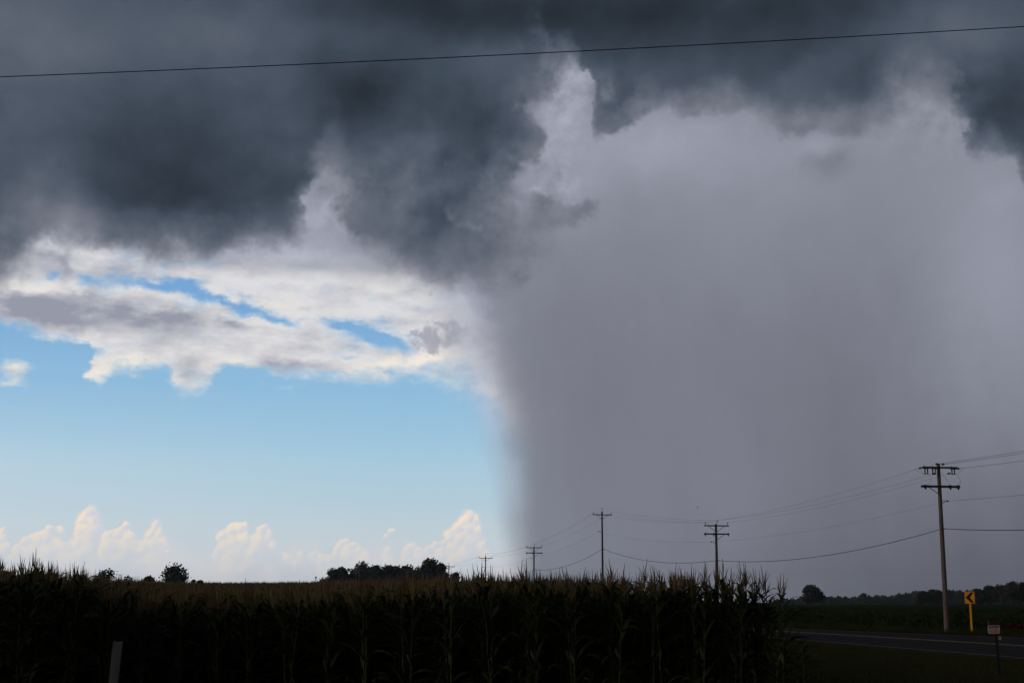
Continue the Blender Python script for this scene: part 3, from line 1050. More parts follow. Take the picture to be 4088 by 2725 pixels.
def scatter_corn(templates, xs, ys, scl):
    V, F, MI, off = [], [], [], 0
    which = rng.integers(0, len(templates), len(xs))
    zs = gz(xs, ys)
    th = rng.uniform(0, 6.283, len(xs))
    for ti, (tv, tf, tm) in enumerate(templates):
        s = np.where(which == ti)[0]
        if not len(s):
            continue
        c, sn = np.cos(th[s])[:, None], np.sin(th[s])[:, None]
        sc = scl[s][:, None]
        lean = rng.normal(0, 0.03, (len(s), 2))
        X = (tv[None, :, 0] * c - tv[None, :, 1] * sn) * sc + xs[s][:, None] + lean[:, :1] * tv[None, :, 2]
        Yv = (tv[None, :, 0] * sn + tv[None, :, 1] * c) * sc + ys[s][:, None] + lean[:, 1:] * tv[None, :, 2]
        Z = tv[None, :, 2] * sc + zs[s][:, None]
        V.append(np.stack([X, Yv, Z], -1).reshape(-1, 3))
        F.append((tf[None] + (off + np.arange(len(s)) * len(tv))[:, None, None]).reshape(-1, 3))
        MI.append(np.tile(tm, len(s)))
        off += len(s) * len(tv)
    return V, F, MI, off


srr = random.Random(5)
bands = [  # y0, y1, templates, in-row spacing, keep
    (0, 62, [simple_corn(srr, 7, 8, 4) for _ in range(6)], 0.19, 1.0),
    (62, 120, [simple_corn(srr, 4, 7, 3, zmin=1.3, wmul=1.3) for _ in range(6)], 0.24, 0.85),
    (120, 300, [simple_corn(srr, 3, 7, 2, zmin=1.5, wmul=2.4) for _ in range(6)], 0.55, 0.7),
]
AV, AF, AM, aoff = [], [], [], 0
for (y0, y1, tmpl, sp, keep) in bands:
    xs, ys = [], []
    for k in range(-0, 120):
        u = U0 - DU_ROW * k
        start = max(y0, row_start.get(k, Y_FRONT + (k - ROWS) * 0.2))
        if start >= y1:
            continue
        yy = np.arange(start, y1, sp) + rng.normal(0, 0.03, len(np.arange(start, y1, sp)))
        xx = u - ROW_SLOPE * (yy - Y_FRONT) + rng.normal(0, 1, len(yy)) * np.interp(yy, [30, 45, 80], [0.04, 0.14, 0.28])
        ok = (xx / np.maximum(yy, 1) > -0.375) & (rng.uniform(0, 1, len(yy)) < keep)
        xs.append(xx[ok])
        ys.append(yy[ok])
    xs, ys = np.concatenate(xs), np.concatenate(ys)
    V, F, MI, n_ = scatter_corn(tmpl, xs, ys, rng.uniform(0.93, 1.07, len(xs)))
    AV += V
    AF += [f + aoff for f in F]
    AM += MI
    aoff += n_
# leafy mass below the tops, so that no light passes far into the rows
cy = np.concatenate([np.arange(36, 120, 1.5), np.arange(120, 300, 6)])
cu_ = np.concatenate([np.arange(U0 - 0.5, -12, -0.8), np.arange(-12, -86, -3.0)])
CU, CY = np.meshgrid(cu_, cy)
CX = CU - ROW_SLOPE * (CY - Y_FRONT)
CZ = gz(CX, CY) + 1.62 + rng.normal(0, 0.12, CU.shape)
ci = np.arange(CU.size).reshape(CU.shape)
cq = np.stack([ci[:-1, :-1], ci[1:, :-1], ci[1:, 1:], ci[:-1, 1:]], -1).reshape(-1, 4)
ctri = np.concatenate([cq[:, :3], cq[:, [0, 2, 3]]])
AV.append(np.stack([CX.ravel(), CY.ravel(), CZ.ravel()], 1))
AF.append(ctri + aoff)
AM.append(np.zeros(len(ctri), int))
field = np_mesh('corn_field', np.concatenate(AV), np.concatenate(AF), [M['corn_leaf'], M['tassel']], np.concatenate(AM))
tag(field, 'wide field of tasselled corn rising away behind the front plants', 'corn field', kind='stuff')


# ------------------------------------------------------------------ pole line
def pole_xy(px):
    """where the straight pole line crosses the sight line of a picture column"""
    a = ray(px, 2400).x / ray(px, 2400).y
    Y = 46.9 / (a + ROW_SLOPE)
    return a * Y, Y


LINE = Vector((-ROW_SLOPE, 1, 0)).normalized()
ARM = Vector((LINE.y, -LINE.x, 0))           # to the right and slightly away
POLES = [  # column px, top px, arms, material, base radius
    (3775, 1850, 'deadend', 'pole', 0.175),
    (2865, 2090, 'double', 'pole', 0.165),
    (2407, 2040, 'single', 'pole_brown', 0.150),
    (2132, 2180, 'double', 'pole', 0.150),
    (1938, 2218, 'single', 'pole', 0.145),
    (1791, 2253, 'single', 'pole', 0.145),
    (1688, 2283, 'single', 'pole', 0.14),
    (1603, 2290, 'single', 'pole', 0.14),
    (1540, 2292, 'none', 'pole', 0.13),
    (1478, 2300, 'double', 'pole', 0.13),
    (1432, 2272, 'none', 'pole', 0.13),
    (1366, 2303, 'none', 'pole', 0.13),
]
POLE_LABELS = [
    'tall weathered utility pole with two crossarms and hanging insulators beside the yellow sign',
    'grey utility pole with two crossarms rising behind the right end of the corn',
    'dark brown utility pole, the tallest of the line, with one braced crossarm',
    'utility pole with two crossarms standing just right of the bright sky',
    'utility pole with one braced crossarm, second left of the tall brown pole',
    'small utility pole with one braced crossarm at the right end of the dark trees',
    'faint utility pole before the tallest dark tree of the grove',
    'faint utility pole before the middle trees of the grove',
    'faint bare pole in the gap between two trees of the grove',
    'faint far utility pole with two crossarms before the left trees of the grove',
    'tall faint bare pole before the left round tree of the grove',
    'faint bare pole farthest left before the grove',
]


def pin(parent, p, s=1.0, name='insulator'):
    b = MB()
    b.tube([p, p + Vector((0, 0, 0.14 * s))], 0.012, 6)
    b.tube([p + Vector((0, 0, z * s)) for z in (0.10, 0.13, 0.14, 0.19, 0.20, 0.26)], [0.03, 0.055, 0.035, 0.055, 0.03, 0.028], 8)
    return b.build(name, M['insulator'], parent)


attach = []        # per pole: dict of wire points in world space
for pi, (px, tp, kind, mk, rad) in enumerate(POLES):
    X, Y = pole_xy(px)
    z0 = float(gz(X, Y))
    if X + ROW_SLOPE * (Y - Y_FRONT) > 6:
        z0 = 0.0
    ztop = at(px, tp, Y).z
    root = empty('utility_pole', (X, Y, z0))
    tag(root, POLE_LABELS[pi], 'utility pole', 'utility poles along the road')
    Hh = ztop - z0
    b = MB()
    lean = Vector((-0.004, 0.0, 0)) * Hh if pi == 0 else Vector((0, 0, 0))
    zz = np.linspace(-0.3, Hh, 9)
    b.tube([Vector((lean.x * (z / Hh), 0, z)) for z in zz], [rad * (1 - 0.36 * max(0, z) / Hh) for z in zz], 14)
    b.build('shaft', M[mk], root, smooth=False)
    A = {}
    T = Vector((lean.x, 0, Hh))

    def loc(side, dz, fwd=0.0):
        return T + ARM * side + Vector((0, 0, dz)) + LINE * fwd

    def arm(dz, half, fwd, sz=0.11):
        bb = MB()
        bb.beam(loc(-half, dz, fwd), loc(half, dz, fwd), 0.09, sz)
        return bb.build('crossarm', M['arm'], root)

    def brace(dz, side, drop, fwd, run=0.75):
        bb = MB()
        bb.beam(loc(side * run, dz - 0.06, fwd), loc(side * 0.08, dz - drop, fwd * 0.9), 0.012, 0.045)
        return bb.build('brace', M['steel'], root)

    f0 = -(rad * 0.64 + 0.06)
    if kind == 'single':
        dz = -0.42 if pi == 2 else -0.38
        xa = arm(dz, 1.22, f0)
        brace(dz, -1, 0.50, f0)
        brace(dz, 1, 0.50, f0)
        pin(xa, loc(-1.12, dz + 0.05, f0)); pin(xa, loc(1.12, dz + 0.05, f0))
        bb = MB(); bb.tube([loc(-0.02, -0.1, f0 * .8), loc(-0.03, 0.22, f0 * .8)], 0.018, 6); bb.build('ridge_pin', M['steel'], root)
        pin(root, loc(-0.03, 0.16, f0 * .8))
        A['l'], A['r'], A['t'] = loc(-1.12, dz + 0.30, f0), loc(1.12, dz + 0.30, f0), loc(-0.03, 0.41, f0 * .8)
    elif kind == 'double':
        xa = arm(-0.18, 1.22, f0)
        brace(-0.18, -1, 0.55, f0); brace(-0.18, 1, 0.55, f0)
        xb = arm(-0.95, 1.24, f0, 0.13)
        brace(-0.95, 1, 0.52, f0)
        pin(xa, loc(-1.10, -0.13, f0)); pin(xa, loc(1.10, -0.13, f0)); pin(root, loc(0.10, 0.02, f0 * .6), 1.2)
        for sd in (-1.12, -0.28, 1.16):
            bb = MB(); bb.box(loc(sd, -0.96, f0), (0.14, 0.14, 0.20), Matrix.Rotation(math.atan2(ARM.y, ARM.x), 3, 'Z')); bb.tube([loc(sd, -1.10, f0), loc(sd + .03, -1.16, f0)], 0.04, 8)
            bb.build('cutout_mount', M['insulator'], xb)
        A['l'], A['r'], A['t'] = loc(-1.10, 0.14, f0), loc(1.10, 0.14, f0), loc(0.10, 0.33, f0 * .6)
    elif kind == 'deadend':
        xa = arm(-0.27, 1.24, f0 - 0.02, 0.12)
        xb = arm(-1.50, 1.36, f0, 0.15)
        brace(-1.50, -1, 0.52, f0, 0.82)
        hang = (-0.96, -0.42, 0.93)
        A['hang'] = [loc(h_, -0.70, f0 - 0.02) for h_ in hang]
        for h_ in hang:
            bb = MB()
            bb.beam(loc(h_ - 0.2, -0.35, f0 - 0.02), loc(h_ + 0.2, -0.35, f0 - 0.02), 0.09, 0.05)
            bb.beam(loc(h_ - 0.12, -0.12, f0 - .02), loc(h_ - 0.12, -0.42, f0 - 0.02), 0.03, 0.03)
            sb_ = bb.build('switch_bracket', M['steel'], root)
            for sd in (-0.09, 0.09):
                bb = MB()
                zs = np.linspace(-0.37, -0.68, 9)
                bb.tube([loc(h_ + sd, z_, f0 - 0.02) for z_ in zs], [0.030 if i % 2 else 0.052 for i in range(9)], 8)
                bb.build('insulator', M['insulator'], sb_)
            bb = MB()
            bb.beam(loc(h_ - 0.16, -0.70, f0 - 0.02), loc(h_ + 0.16, -0.68, f0 - 0.02), 0.05, 0.05)
            bb.build('switch_blade', M['insulator'], sb_)
        for sd in (-1.08, 0.66, 1.22):
            bb = MB(); bb.box(loc(sd, -1.50, f0), (0.15, 0.15, 0.20), Matrix.Rotation(math.atan2(ARM.y, ARM.x), 3, 'Z')); bb.tube([loc(sd, -1.58, f0), loc(sd + .06, -1.68, f0)], 0.055, 8)
            bb.build('cutout_mount', M['insulator'], xb)
        # strain insulators in line with the wires, both ways
        for nm, sd, dz_, dirn in (('l_far', -1.26, -0.30, LINE), ('t_far', -0.30, -0.66, LINE), ('r_far', 0.75, -0.62, LINE),
                                  ('t_near', 0.12, -0.07, -LINE), ('l_near', -0.3, -0.05, -LINE), ('r_near', 1.18, -0.33, -LINE)):
            base = loc(sd, dz_, f0)
            d = (dirn + Vector((0, 0, -0.03))).normalized()
            side_push = ARM * (-0.06 if dirn == LINE else 0.06)
            bb = MB()
            bb.tube([base + d * t_ + side_push * t_ for t_ in np.linspace(0.0, 0.42, 9)], [0.02, 0.03, 0.06, 0.05, 0.065, 0.05, 0.06, 0.03, 0.02], 8)
            bb.build('strain_insulator', M['insulator'], root)
            A[nm] = base + d * 0.42 + side_push * 0.42
        # slack jumper loops
        for a_, b_, bow in ((A['hang'][0] + ARM * .2, loc(-1.02, -1.44, f0), 0.42), (loc(0.10, -0.62, f0), loc(0.70, -1.42, f0), 0.10), (A['hang'][2] + ARM * .25, loc(1.20, -1.42, f0), 0.40),
                            (A['l_far'] + ARM * -.3, A['hang'][0] + ARM * -.16, -0.05), (A['r_near'] + ARM * .25 , A['hang'][2] + ARM * .16, 0.02)):
            bb = MB()
            pts_ = []
            for t_ in np.linspace(0, 1, 9):
                p_ = a_.lerp(b_, t_)
                p_ = p_ + ARM * (bow * math.sin(math.pi * t_) * 0.55) + Vector((0, 0, -abs(bow) * 0.25 * math.sin(math.pi * t_)))
                pts_.append(p_)
            bb.tube(pts_, 0.009, 5)
            bb.build('jumper_wire', M['wire'], root)
    else:
        A['l'] = A['r'] = A['t'] = loc(0, -0.1, f0)
    # neutral bracket and telephone clamp
    nb = {'deadend': -2.42, 'double': -1.68, 'single': -2.45, 'none': -1.6}[kind]
    tb = {'deadend': -4.22, 'double': -3.42, 'single': -4.55, 'none': -2.8}[kind]
    if pi > 3:
        nb, tb = -1.9, -3.2
    if kind != 'none':
        sgn = 1 if pi == 0 else -1
        bb = MB()
        bb.beam(loc(0.06 * sgn, nb + .02, f0 * .3), loc(0.48 * sgn, nb, f0 * .3), 0.03, 0.03)
        bb.beam(loc(0.06 * sgn, nb - 0.20, f0 * .3), loc(0.36 * sgn, nb - .02, f0 * .3), 0.025, 0.025)
        bb.build('neutral_bracket', M['steel'], root)
        bb = MB(); bb.tube([loc(0.50 * sgn, nb - .06, f0 * .3), loc(0.50 * sgn, nb + .06, f0 * .3)], [.05, .05], 8); bb.build('spool_insulator', M['insulator'], root)
        bb = MB(); bb.beam(loc(-0.16, tb, f0), loc(0.22, tb, f0), 0.03, 0.06); bb.build('cable_clamp', M['steel'], root)
    A['n'] = loc(0.48 * (1 if pi == 0 else -1), nb, f0 * .3)
    A['c'] = loc(0.0, tb, f0)
    attach.append({k_: ([root.location + v for v in val] if isinstance(val, list) else root.location + val) for k_, val in A.items()})


# ------------------------------------------------------------------ wires
def span(b, p, q_, sag, r, n=18, seg=5):
    pts_ = []
    for t_ in np.linspace(0, 1, n):
        v = p.lerp(q_, t_)
        v = v + Vector((0, 0, -4 * sag * t_ * (1 - t_)))
        pts_.append(v)
    b.tube(pts_, r, seg, cap=False)


NEXT = Vector((ROW_SLOPE * 43, -43, 0))       # the line goes on towards the right, past the frame
W = [
    ('far', 'l', 'l_far', 0.42, 0.0065, 'power_line', 'left power wire strung from the near pole back along the line'),
    ('far', 't', 't_far', 0.40, 0.0065, 'power_line', 'middle power wire over the pole tops along the line'),
    ('far', 'r', 'r_far', 0.42, 0.0065, 'power_line', 'right power wire strung from the near pole back along the line'),
    ('far', 'n', 'n', 0.45, 0.005, 'neutral_wire', 'thin lower wire on the pole brackets, left of the near pole'),
    ('far', 'c', 'c', 0.80, 0.020, 'telephone_cable', 'thick sagging telephone cable left of the near pole'),
]
for _, key, k0, sag, r, nm, lab in W:
    b = MB()
    prev = attach[0][k0]
    for a_ in attach[1:9]:
        q_ = a_[key]
        span(b, prev, q_, sag, r)
        prev = q_
    tag(b.build(nm, M['cable'] if key == 'c' else M['wire']), lab, 'wire' if key != 'c' else 'cable', 'wires along the pole line')
for k0, dz, sag, r, nm, lab in (
        ('t_near', 0.2, 0.40, 0.010, 'power_line', 'second highest power wire leaving the near pole to the right'),
        ('l_near', 0.25, 0.35, 0.010, 'power_line', 'highest power wire leaving the near pole to the right'),
        ('r_near', 0.1, 0.40, 0.010, 'power_line', 'third power wire leaving the near pole to the right'),
        ('n', 0.2, 0.45, 0.008, 'neutral_wire', 'thin lower wire leaving the near pole to the right'),
        ('c', 0.1, 0.80, 0.021, 'telephone_cable', 'thick telephone cable leaving the near pole to the right')):
    b = MB()
    span(b, attach[0][k0], attach[0][k0] + NEXT + Vector((0, 0, dz)), sag, r)
    tag(b.build(nm, M['cable'] if k0 == 'c' else M['wire']), lab, 'wire' if k0 != 'c' else 'cable', 'wires along the pole line')

# single cable close overhead, right across the picture
b = MB()
b.tube([at(x_, 307.4 - 0.0385 * x_ - 2.6e-6 * x_ * x_, 18.0) for x_ in range(-2600, 6700, 200)], 0.0058, 6)
tag(b.build('overhead_cable', M['cable']), 'single dark cable crossing the storm cloud near the top', 'cable')


# ------------------------------------------------------------------ trees
def make_tree(name, label, cat, px0, px1, ptop, Y, group, m='leaf_dark', lobes=9, n=1500, leaf=0.42, base_z=0.0, shape='round', seed=1, airy=0.0, crown_low=0.22, spread=1.25):
    rr = np.random.default_rng(seed)
    cx = at((px0 + px1) / 2, 2400, Y).x
    wd = (px1 - px0) / FPX * Y * spread
    top = at((px0 + px1) / 2, ptop, Y).z - base_z
    root = empty(name, (cx, Y, base_z))
    tag(root, label, cat, group)
    lo = top * crown_low
    # lobes of foliage
    cs, rs = [], []
    for i in range(lobes):
        t = (i + 0.5) / lobes
        zc = lo + (top - lo) * (0.18 + 0.70 * rr.uniform(0, 1) ** 0.7)
        if i == 0:
            zc = top - 0.16 * (top - lo)
        f = (zc - lo) / (top - lo)
        prof = {'round': math.sqrt(max(0.06, 1 - max(0.0, f - 0.15) ** 2.6 / 0.75)), 'cone': max(0.12, 1.0 - f * 0.95), 'flat': 1.0 - 0.5 * f}[shape]
        a = rr.uniform(0, 6.28)
        rad_ = wd * 0.5 * prof
        rl = min(wd * rr.uniform(0.17, 0.28), (top - lo) * 0.38)
        rr_ = max(0.0, rad_ - rl * 0.8) * math.sqrt(rr.uniform(0.2, 1))
        if i == 0:
            rr_ *= 0.3
        cs.append((rr_ * math.cos(a), rr_ * math.sin(a), min(zc, top - rl * 0.75)))
        rs.append(rl)
    for sgn in (-1, 1):
        if shape != 'cone':
            cs.append((sgn * (wd * 0.5 - wd * 0.17), 0, lo + (top - lo) * rr.uniform(0.35, 0.55)))
            rs.append(min(wd * 0.17, (top - lo) * .35))
    if shape == 'cone':
        for j_ in range(5):
            cs.append(((j_ - 2) / 2 * wd * 0.36, rr.uniform(-.1, .1) * wd, lo + (top - lo) * (0.10 + rr.uniform(0, .12))))
            rs.append(wd * 0.15)
    cs.append((0, 0, lo + (top - lo) * 0.45)); rs.append(min(wd * 0.28, (top - lo) * .4))
    cs, rs = np.array(cs), np.array(rs)
    pk = rr.choice(len(cs), n, p=(rs ** 2) / (rs ** 2).sum())
    d = rr.normal(0, 1, (n, 3)); d /= np.linalg.norm(d, axis=1)[:, None]
    rad_ = rs[pk] * (rr.uniform(0.25 if airy == 0 else 0.05, 1.0, n) ** 0.5) * (1 + 0.12 * rr.normal(0, 1, n))
    c = cs[pk] + d * rad_[:, None] * np.array([1, 1, 0.85])
    c[:, 2] = np.maximum(c[:, 2], lo * 0.5)
    s_ = rr.uniform(0.55, 1.25, n) * leaf
    e1 = rr.normal(0, 1, (n, 3)); e1 /= np.linalg.norm(e1, axis=1)[:, None]
    e2 = np.cross(e1, rr.normal(0, 1, (n, 3))); e2 /= np.linalg.norm(e2, axis=1)[:, None]
    v = np.empty((n, 5, 3))
    for k_, (a, b_) in enumerate(((-1, -.2), (-.2, -.7), (1, -.1), (.3, .7), (-.5, .6))):
        v[:, k_] = c + e1 * (a * s_)[:, None] + e2 * (b_ * s_)[:, None]
    bi = 5 * np.arange(n)
    f = np.concatenate([np.stack([bi, bi + 1, bi + 2], 1), np.stack([bi, bi + 2, bi + 3], 1), np.stack([bi, bi + 3, bi + 4], 1)])
    np_mesh('crown', v.reshape(-1, 3), f, M[m], parent=root)
    b = MB()
    tr = max(0.10, wd * 0.035)
    b.tube([(0, 0, -0.3), (tr * .3, 0, lo), (-tr * .3, 0.1, lo + (top - lo) * 0.35), (0, 0, lo + (top - lo) * 0.8)], [tr * 1.25, tr, tr * 0.7, tr * 0.2], 8)
    for i in range(min(6, len(cs))):
        z_ = lo + (cs[i][2] - lo) * 0.35
        b.tube([(0, 0, z_), Vector((0, 0, z_)).lerp(Vector(cs[i]), 0.55) + Vector((0, 0, 0.1)), cs[i]], [tr * 0.45, tr * 0.3, tr * 0.08], 6)
    b.build('trunk', M['bark'], root)
    return root


G_L, G_C, G_R = 'bushes along the left skyline', 'trees of the dark grove', 'trees beyond the soybean field'
YL = 345
for i, (x0, x1, tp, sh, lab) in enumerate([
        (-22, 54, 2270, 'round', 'round dark bush cut by the left picture edge, behind the corn'),
        (105, 185, 2277, 'round', 'round dark bush behind the tall tassels, second from the left'),
        (196, 262, 2296, 'flat', 'low dark bush left of the big round bush'),
        (286, 345, 2290, 'flat', 'low dark bush just left of the biggest round bush'),
        (368, 468, 2273, 'round', 'broad round bush left of the tall conical tree'),
        (470, 540, 2294, 'flat', 'low bush just right of the broad round bush'),
        (560, 622, 2299, 'round', 'small bush at the left foot of the conical tree'),
        (580, 808, 2257, 'cone', 'tall conical tree standing alone on the left skyline'),
        (758, 778, 2306, 'round', 'tiny bush just right of the conical tree'),
        (776, 815, 2312, 'flat', 'last low bush on the right of the conical tree')]):
    make_tree('bush' if sh != 'cone' else 'tree', lab, 'bush' if sh != 'cone' else 'tree', x0, x1, tp, YL + (i % 3) * 8, G_L, lobes=8 if sh != 'cone' else 14, n=1500 if sh != 'cone' else 3200,
              leaf=0.26, base_z=float(gz(at(x0, 2400, YL).x, YL)), shape=sh, seed=20 + i, crown_low=0.12)
YC = 610
for i, (x0, x1, tp, sh, lf, lab) in enumerate([
        (1262, 1330, 2316, 'flat', .35, 'low round bush at the left end of the grove'),
        (1296, 1356, 2276, 'cone', .45, 'thin leaning tree with a bare tip at the left of the grove'),
        (1336, 1388, 2266, 'round', .5, 'small bushy tree left of the first large crown of the grove'),
        (1380, 1482, 2248, 'round', .55, 'broad dark tree, the first large crown of the grove'),
        (1455, 1525, 2256, 'round', .50, 'dark tree leaning into the right side of the first large crown'),
        (1530, 1592, 2254, 'round', .50, 'spiky dark tree left of the middle of the grove'),
        (1585, 1655, 2252, 'round', .50, 'spiky dark tree right of the middle of the grove'),
        (1640, 1690, 2272, 'flat', .45, 'low tree in the dip before the tallest crown'),
        (1672, 1762, 2234, 'round', .55, 'tallest dark tree of the grove'),
        (1735, 1792, 2246, 'round', .50, 'dark tree on the right shoulder of the tallest crown'),
        (1790, 1848, 2280, 'round', .40, 'small tree right of the last pole before the grove')]):
    make_tree('tree' if i else 'bush', lab, 'tree' if i else 'bush', x0, x1, tp - 9, YC + (i * 7) % 23, G_C, lobes=17, n=2600, leaf=lf, shape=sh, seed=60 + i, crown_low=0.10, airy=0.3, spread=1.4)
# solid undergrowth tying the grove together
make_tree('undergrowth', 'dark thicket filling the foot of the grove', 'thicket', 1325, 1840, 2268, YC + 20, G_C, lobes=130, n=12000, leaf=0.6, shape='flat', seed=95, crown_low=0.05, spread=1.0)

make_tree('tree', 'lone spreading tree at the far side of the soybean field', 'tree', 3204, 3288, 2336, 600, G_R, lobes=15, n=4200, leaf=0.42, shape='round', seed=121, airy=0.0, crown_low=0.08, spread=1.1)
make_tree('tree', 'small round tree behind the thin pale pole', 'tree', 3434, 3462, 2366, 1150, G_R, m='leaf_far', n=700, leaf=0.7, seed=122, crown_low=0.1)
for i, (x0, x1, tp, yy, lab) in enumerate([
        (3664, 3710, 2358, 720, 'dark tree just left of the near utility pole'),
        (3700, 3760, 2352, 730, 'dark tree behind the foot of the near utility pole'),
        (3772, 3812, 2354, 980, 'grey tree between the near utility pole and the yellow sign'),
        (3812, 3860, 2362, 1000, 'low grey tree behind the left edge of the yellow sign'),
        (3880, 3935, 2348, 640, 'tree just right of the yellow sign'),
        (3925, 3980, 2338, 640, 'middle tree of the row right of the yellow sign'),
        (3968, 4030, 2332, 630, 'dark tree left of the tallest crown at the right edge'),
        (4012, 4078, 2316, 620, 'tallest crown of the trees at the right edge'),
        (4060, 4130, 2320, 625, 'tree cut by the right picture edge')]):
    make_tree('tree', lab, 'tree', x0, x1, tp, yy, G_R, m='leaf_dark' if yy < 900 else 'leaf_far', n=2200, leaf=0.48, lobes=18, seed=130 + i, crown_low=0.02, airy=0.3)

# the wood on the far right skyline: one mass
prof_r = [(3060, 2396), (3150, 2392), (3200, 2384), (3240, 2381), (3300, 2382), (3340, 2386), (3400, 2384), (3440, 2380), (3480, 2380), (3540, 2380), (3570, 2374), (3610, 2366), (3640, 2362), (3680, 2366), (3800, 2360), (3900, 2356), (4000, 2360), (4150, 2356)]
wn = 16000
Yw = 1300 + rng.uniform(0, 60, wn)
pxs = rng.uniform(3060, 4150, wn)
tops = np.interp(pxs, [p[0] for p in prof_r], [p[1] for p in prof_r])
lump = 3.0 * np.sin(pxs * 0.21) + 2.2 * np.sin(pxs * 0.083 + 1) + 2.5 * np.sin(pxs * 0.47 + 2)
ztop_ = EYE + (2400 - tops + lump) / FPX * Yw
wz = ztop_ * rng.uniform(0.0, 1, wn) ** 0.75
wx_ = (pxs - 2044) / FPX * Yw
s_ = rng.uniform(0.7, 1.5, wn)
c = np.stack([wx_, Yw, wz], 1)
e1 = rng.normal(0, 1, (wn, 3)); e1 /= np.linalg.norm(e1, axis=1)[:, None]
e2 = np.cross(e1, rng.normal(0, 1, (wn, 3))); e2 /= np.linalg.norm(e2, axis=1)[:, None]
v = np.stack([c - e1 * s_[:, None], c - e2 * (.7 * s_)[:, None], c + e1 * s_[:, None], c + e2 * (.7 * s_)[:, None]], 1)
bi = 4 * np.arange(wn)
tag(np_mesh('distant_wood', v.reshape(-1, 3), np.concatenate([np.stack([bi, bi + 1, bi + 2], 1), np.stack([bi, bi + 2, bi + 3], 1)]), M['leaf_far']),
    'hazy wooded ridge along the far right skyline', 'wood', kind='stuff')


# ------------------------------------------------------------------ small far poles
def thin_pole(px, ptop, Y, label, r, m, cap=None, base_z=0.0, cross=False):
    p = at(px, 2400, Y)
    root = empty('pole', (p.x, Y, base_z))
    tag(root, label, 'pole')
    h = at(px, ptop, Y).z - base_z
    b = MB(); b.tube([(0, 0, -.2), (0, 0, h * .5), (0, 0, h)], [r, r * .9, r * .75], 8); b.build('shaft', m, root)
    b = MB()
    if cross:
        b.beam((-0.9, -r, h - .5), (0.9, -r, h - .5), .1, .12)
        b.build('crossarm', M['arm'], root)
    else:
        b.tube([(0, 0, h - .05), (0, 0, h), (0, 0, h + .25), (0, 0, h + .3)], [r * 1.1, r * 1.9, r * 1.9, r * .6], 8)
        b.build('cap', M['insulator'], root)


thin_pole(3445, 2364, 760, 'thin pale pole in the field before the small round tree', 0.16, M['pole'], cross=True)
thin_pole(3996, 2366, 620, 'thin pale pole before the trees at the right edge', 0.13, M['pole'])
thin_pole(1259, 2306, 300, 'thin dark post with a cap standing left of the grove', 0.09, M['pole_brown'], base_z=1.5)

# ------------------------------------------------------------------ chevron sign
sp_ = at(3876, 2440, 97.0)
root = empty('chevron_sign', (sp_.x, 97.0, 0.03), R(-24))
root.rotation_euler = (0, R(-0.6), R(-24))
tag(root, 'yellow road sign with a black arrow pointing left on a yellow post', 'road sign')
zb, zt = at(3876, 2407, 97).z - 0.03, at(3876, 2360, 97).z - 0.03


def plate(w, h, r_, t, y, zc, seg=5):
    """upright rounded plate facing -Y"""
    out_ = []
    for cxs, czs, a0 in ((1, 1, 0), (-1, 1, 90), (-1, -1, 180), (1, -1, 270)):
        for i in range(seg + 1):
            a = R(a0 + 90 * i / seg)
            out_.append((cxs * (w / 2 - r_) + r_ * math.cos(a), czs * (h / 2 - r_) + r_ * math.sin(a) + zc))
    n_ = len(out_)
    vs_ = [(x, y, z) for x, z in out_] + [(x, y + t, z) for x, z in out_]
    fs = [tuple(reversed(range(n_)))[::-1], tuple(range(n_, 2 * n_))[::-1]] + [(i, i + n_, (i + 1) % n_ + n_, (i + 1) % n_) for i in range(n_)]
    return MB().add(vs_, fs)


bw, bh = 0.61, zt - zb
zc = (zt + zb) / 2
panel_o = plate(bw, bh, 0.04, 0.004, -0.06, zc).build('sign_panel', M['sign_yellow'], root)
plate(bw + 0.012, bh + 0.012, 0.045, 0.006, -0.0545, zc).build('panel_back', M['sign_back'], root)
cb = MB()
hw, hh = bw * 0.43, bh * 0.44
outl = [(hw * 0.62, hh), (hw * 0.98, hh), (hw * 0.06, 0), (hw * 0.98, -hh), (hw * 0.35, -hh), (-hw * 0.92, 0), (hw * 0.35, hh)]
outl = [(hw * 0.28, hh), (hw * 0.98, hh), (hw * 0.08, 0.0), (hw * 0.98, -hh), (hw * 0.28, -hh), (-hw * 0.95, 0.0)]
vs_ = [(x, -0.063, z + zc) for x, z in outl] + [(x, -0.0605, z + zc) for x, z in outl]
fs = [(0, 5, 2, 1), (2, 5, 4, 3)] + [(i, (i + 1) % 6, (i + 1) % 6 + 6, i + 6) for i in range(6)]
cb.add(vs_, fs).build('arrow', M['sign_black'], panel_o)
pb = MB()
pb.box((0, -0.025, zb / 2 + 0.15), (0.125, 0.012, zb + 0.30 - 0.05))
pb.build('post_face', M['sign_yellow'], root)
pb = MB()
pb.box((0.058, 0.012, zb / 2 + 0.1), (0.010, 0.06, zb + 0.35)); pb.box((-0.058, 0.012, zb / 2 + 0.1), (0.010, 0.06, zb + 0.35))
pb.build('post_channel', M['sign_back'], root)
for z_ in (zc + bh * .33, zc - bh * .33, zb - 0.12):
    pb = MB(); pb.tube([(0, -0.068, z_), (0, -0.02, z_)], 0.012, 8); pb.build('bolt', M['steel'], root)

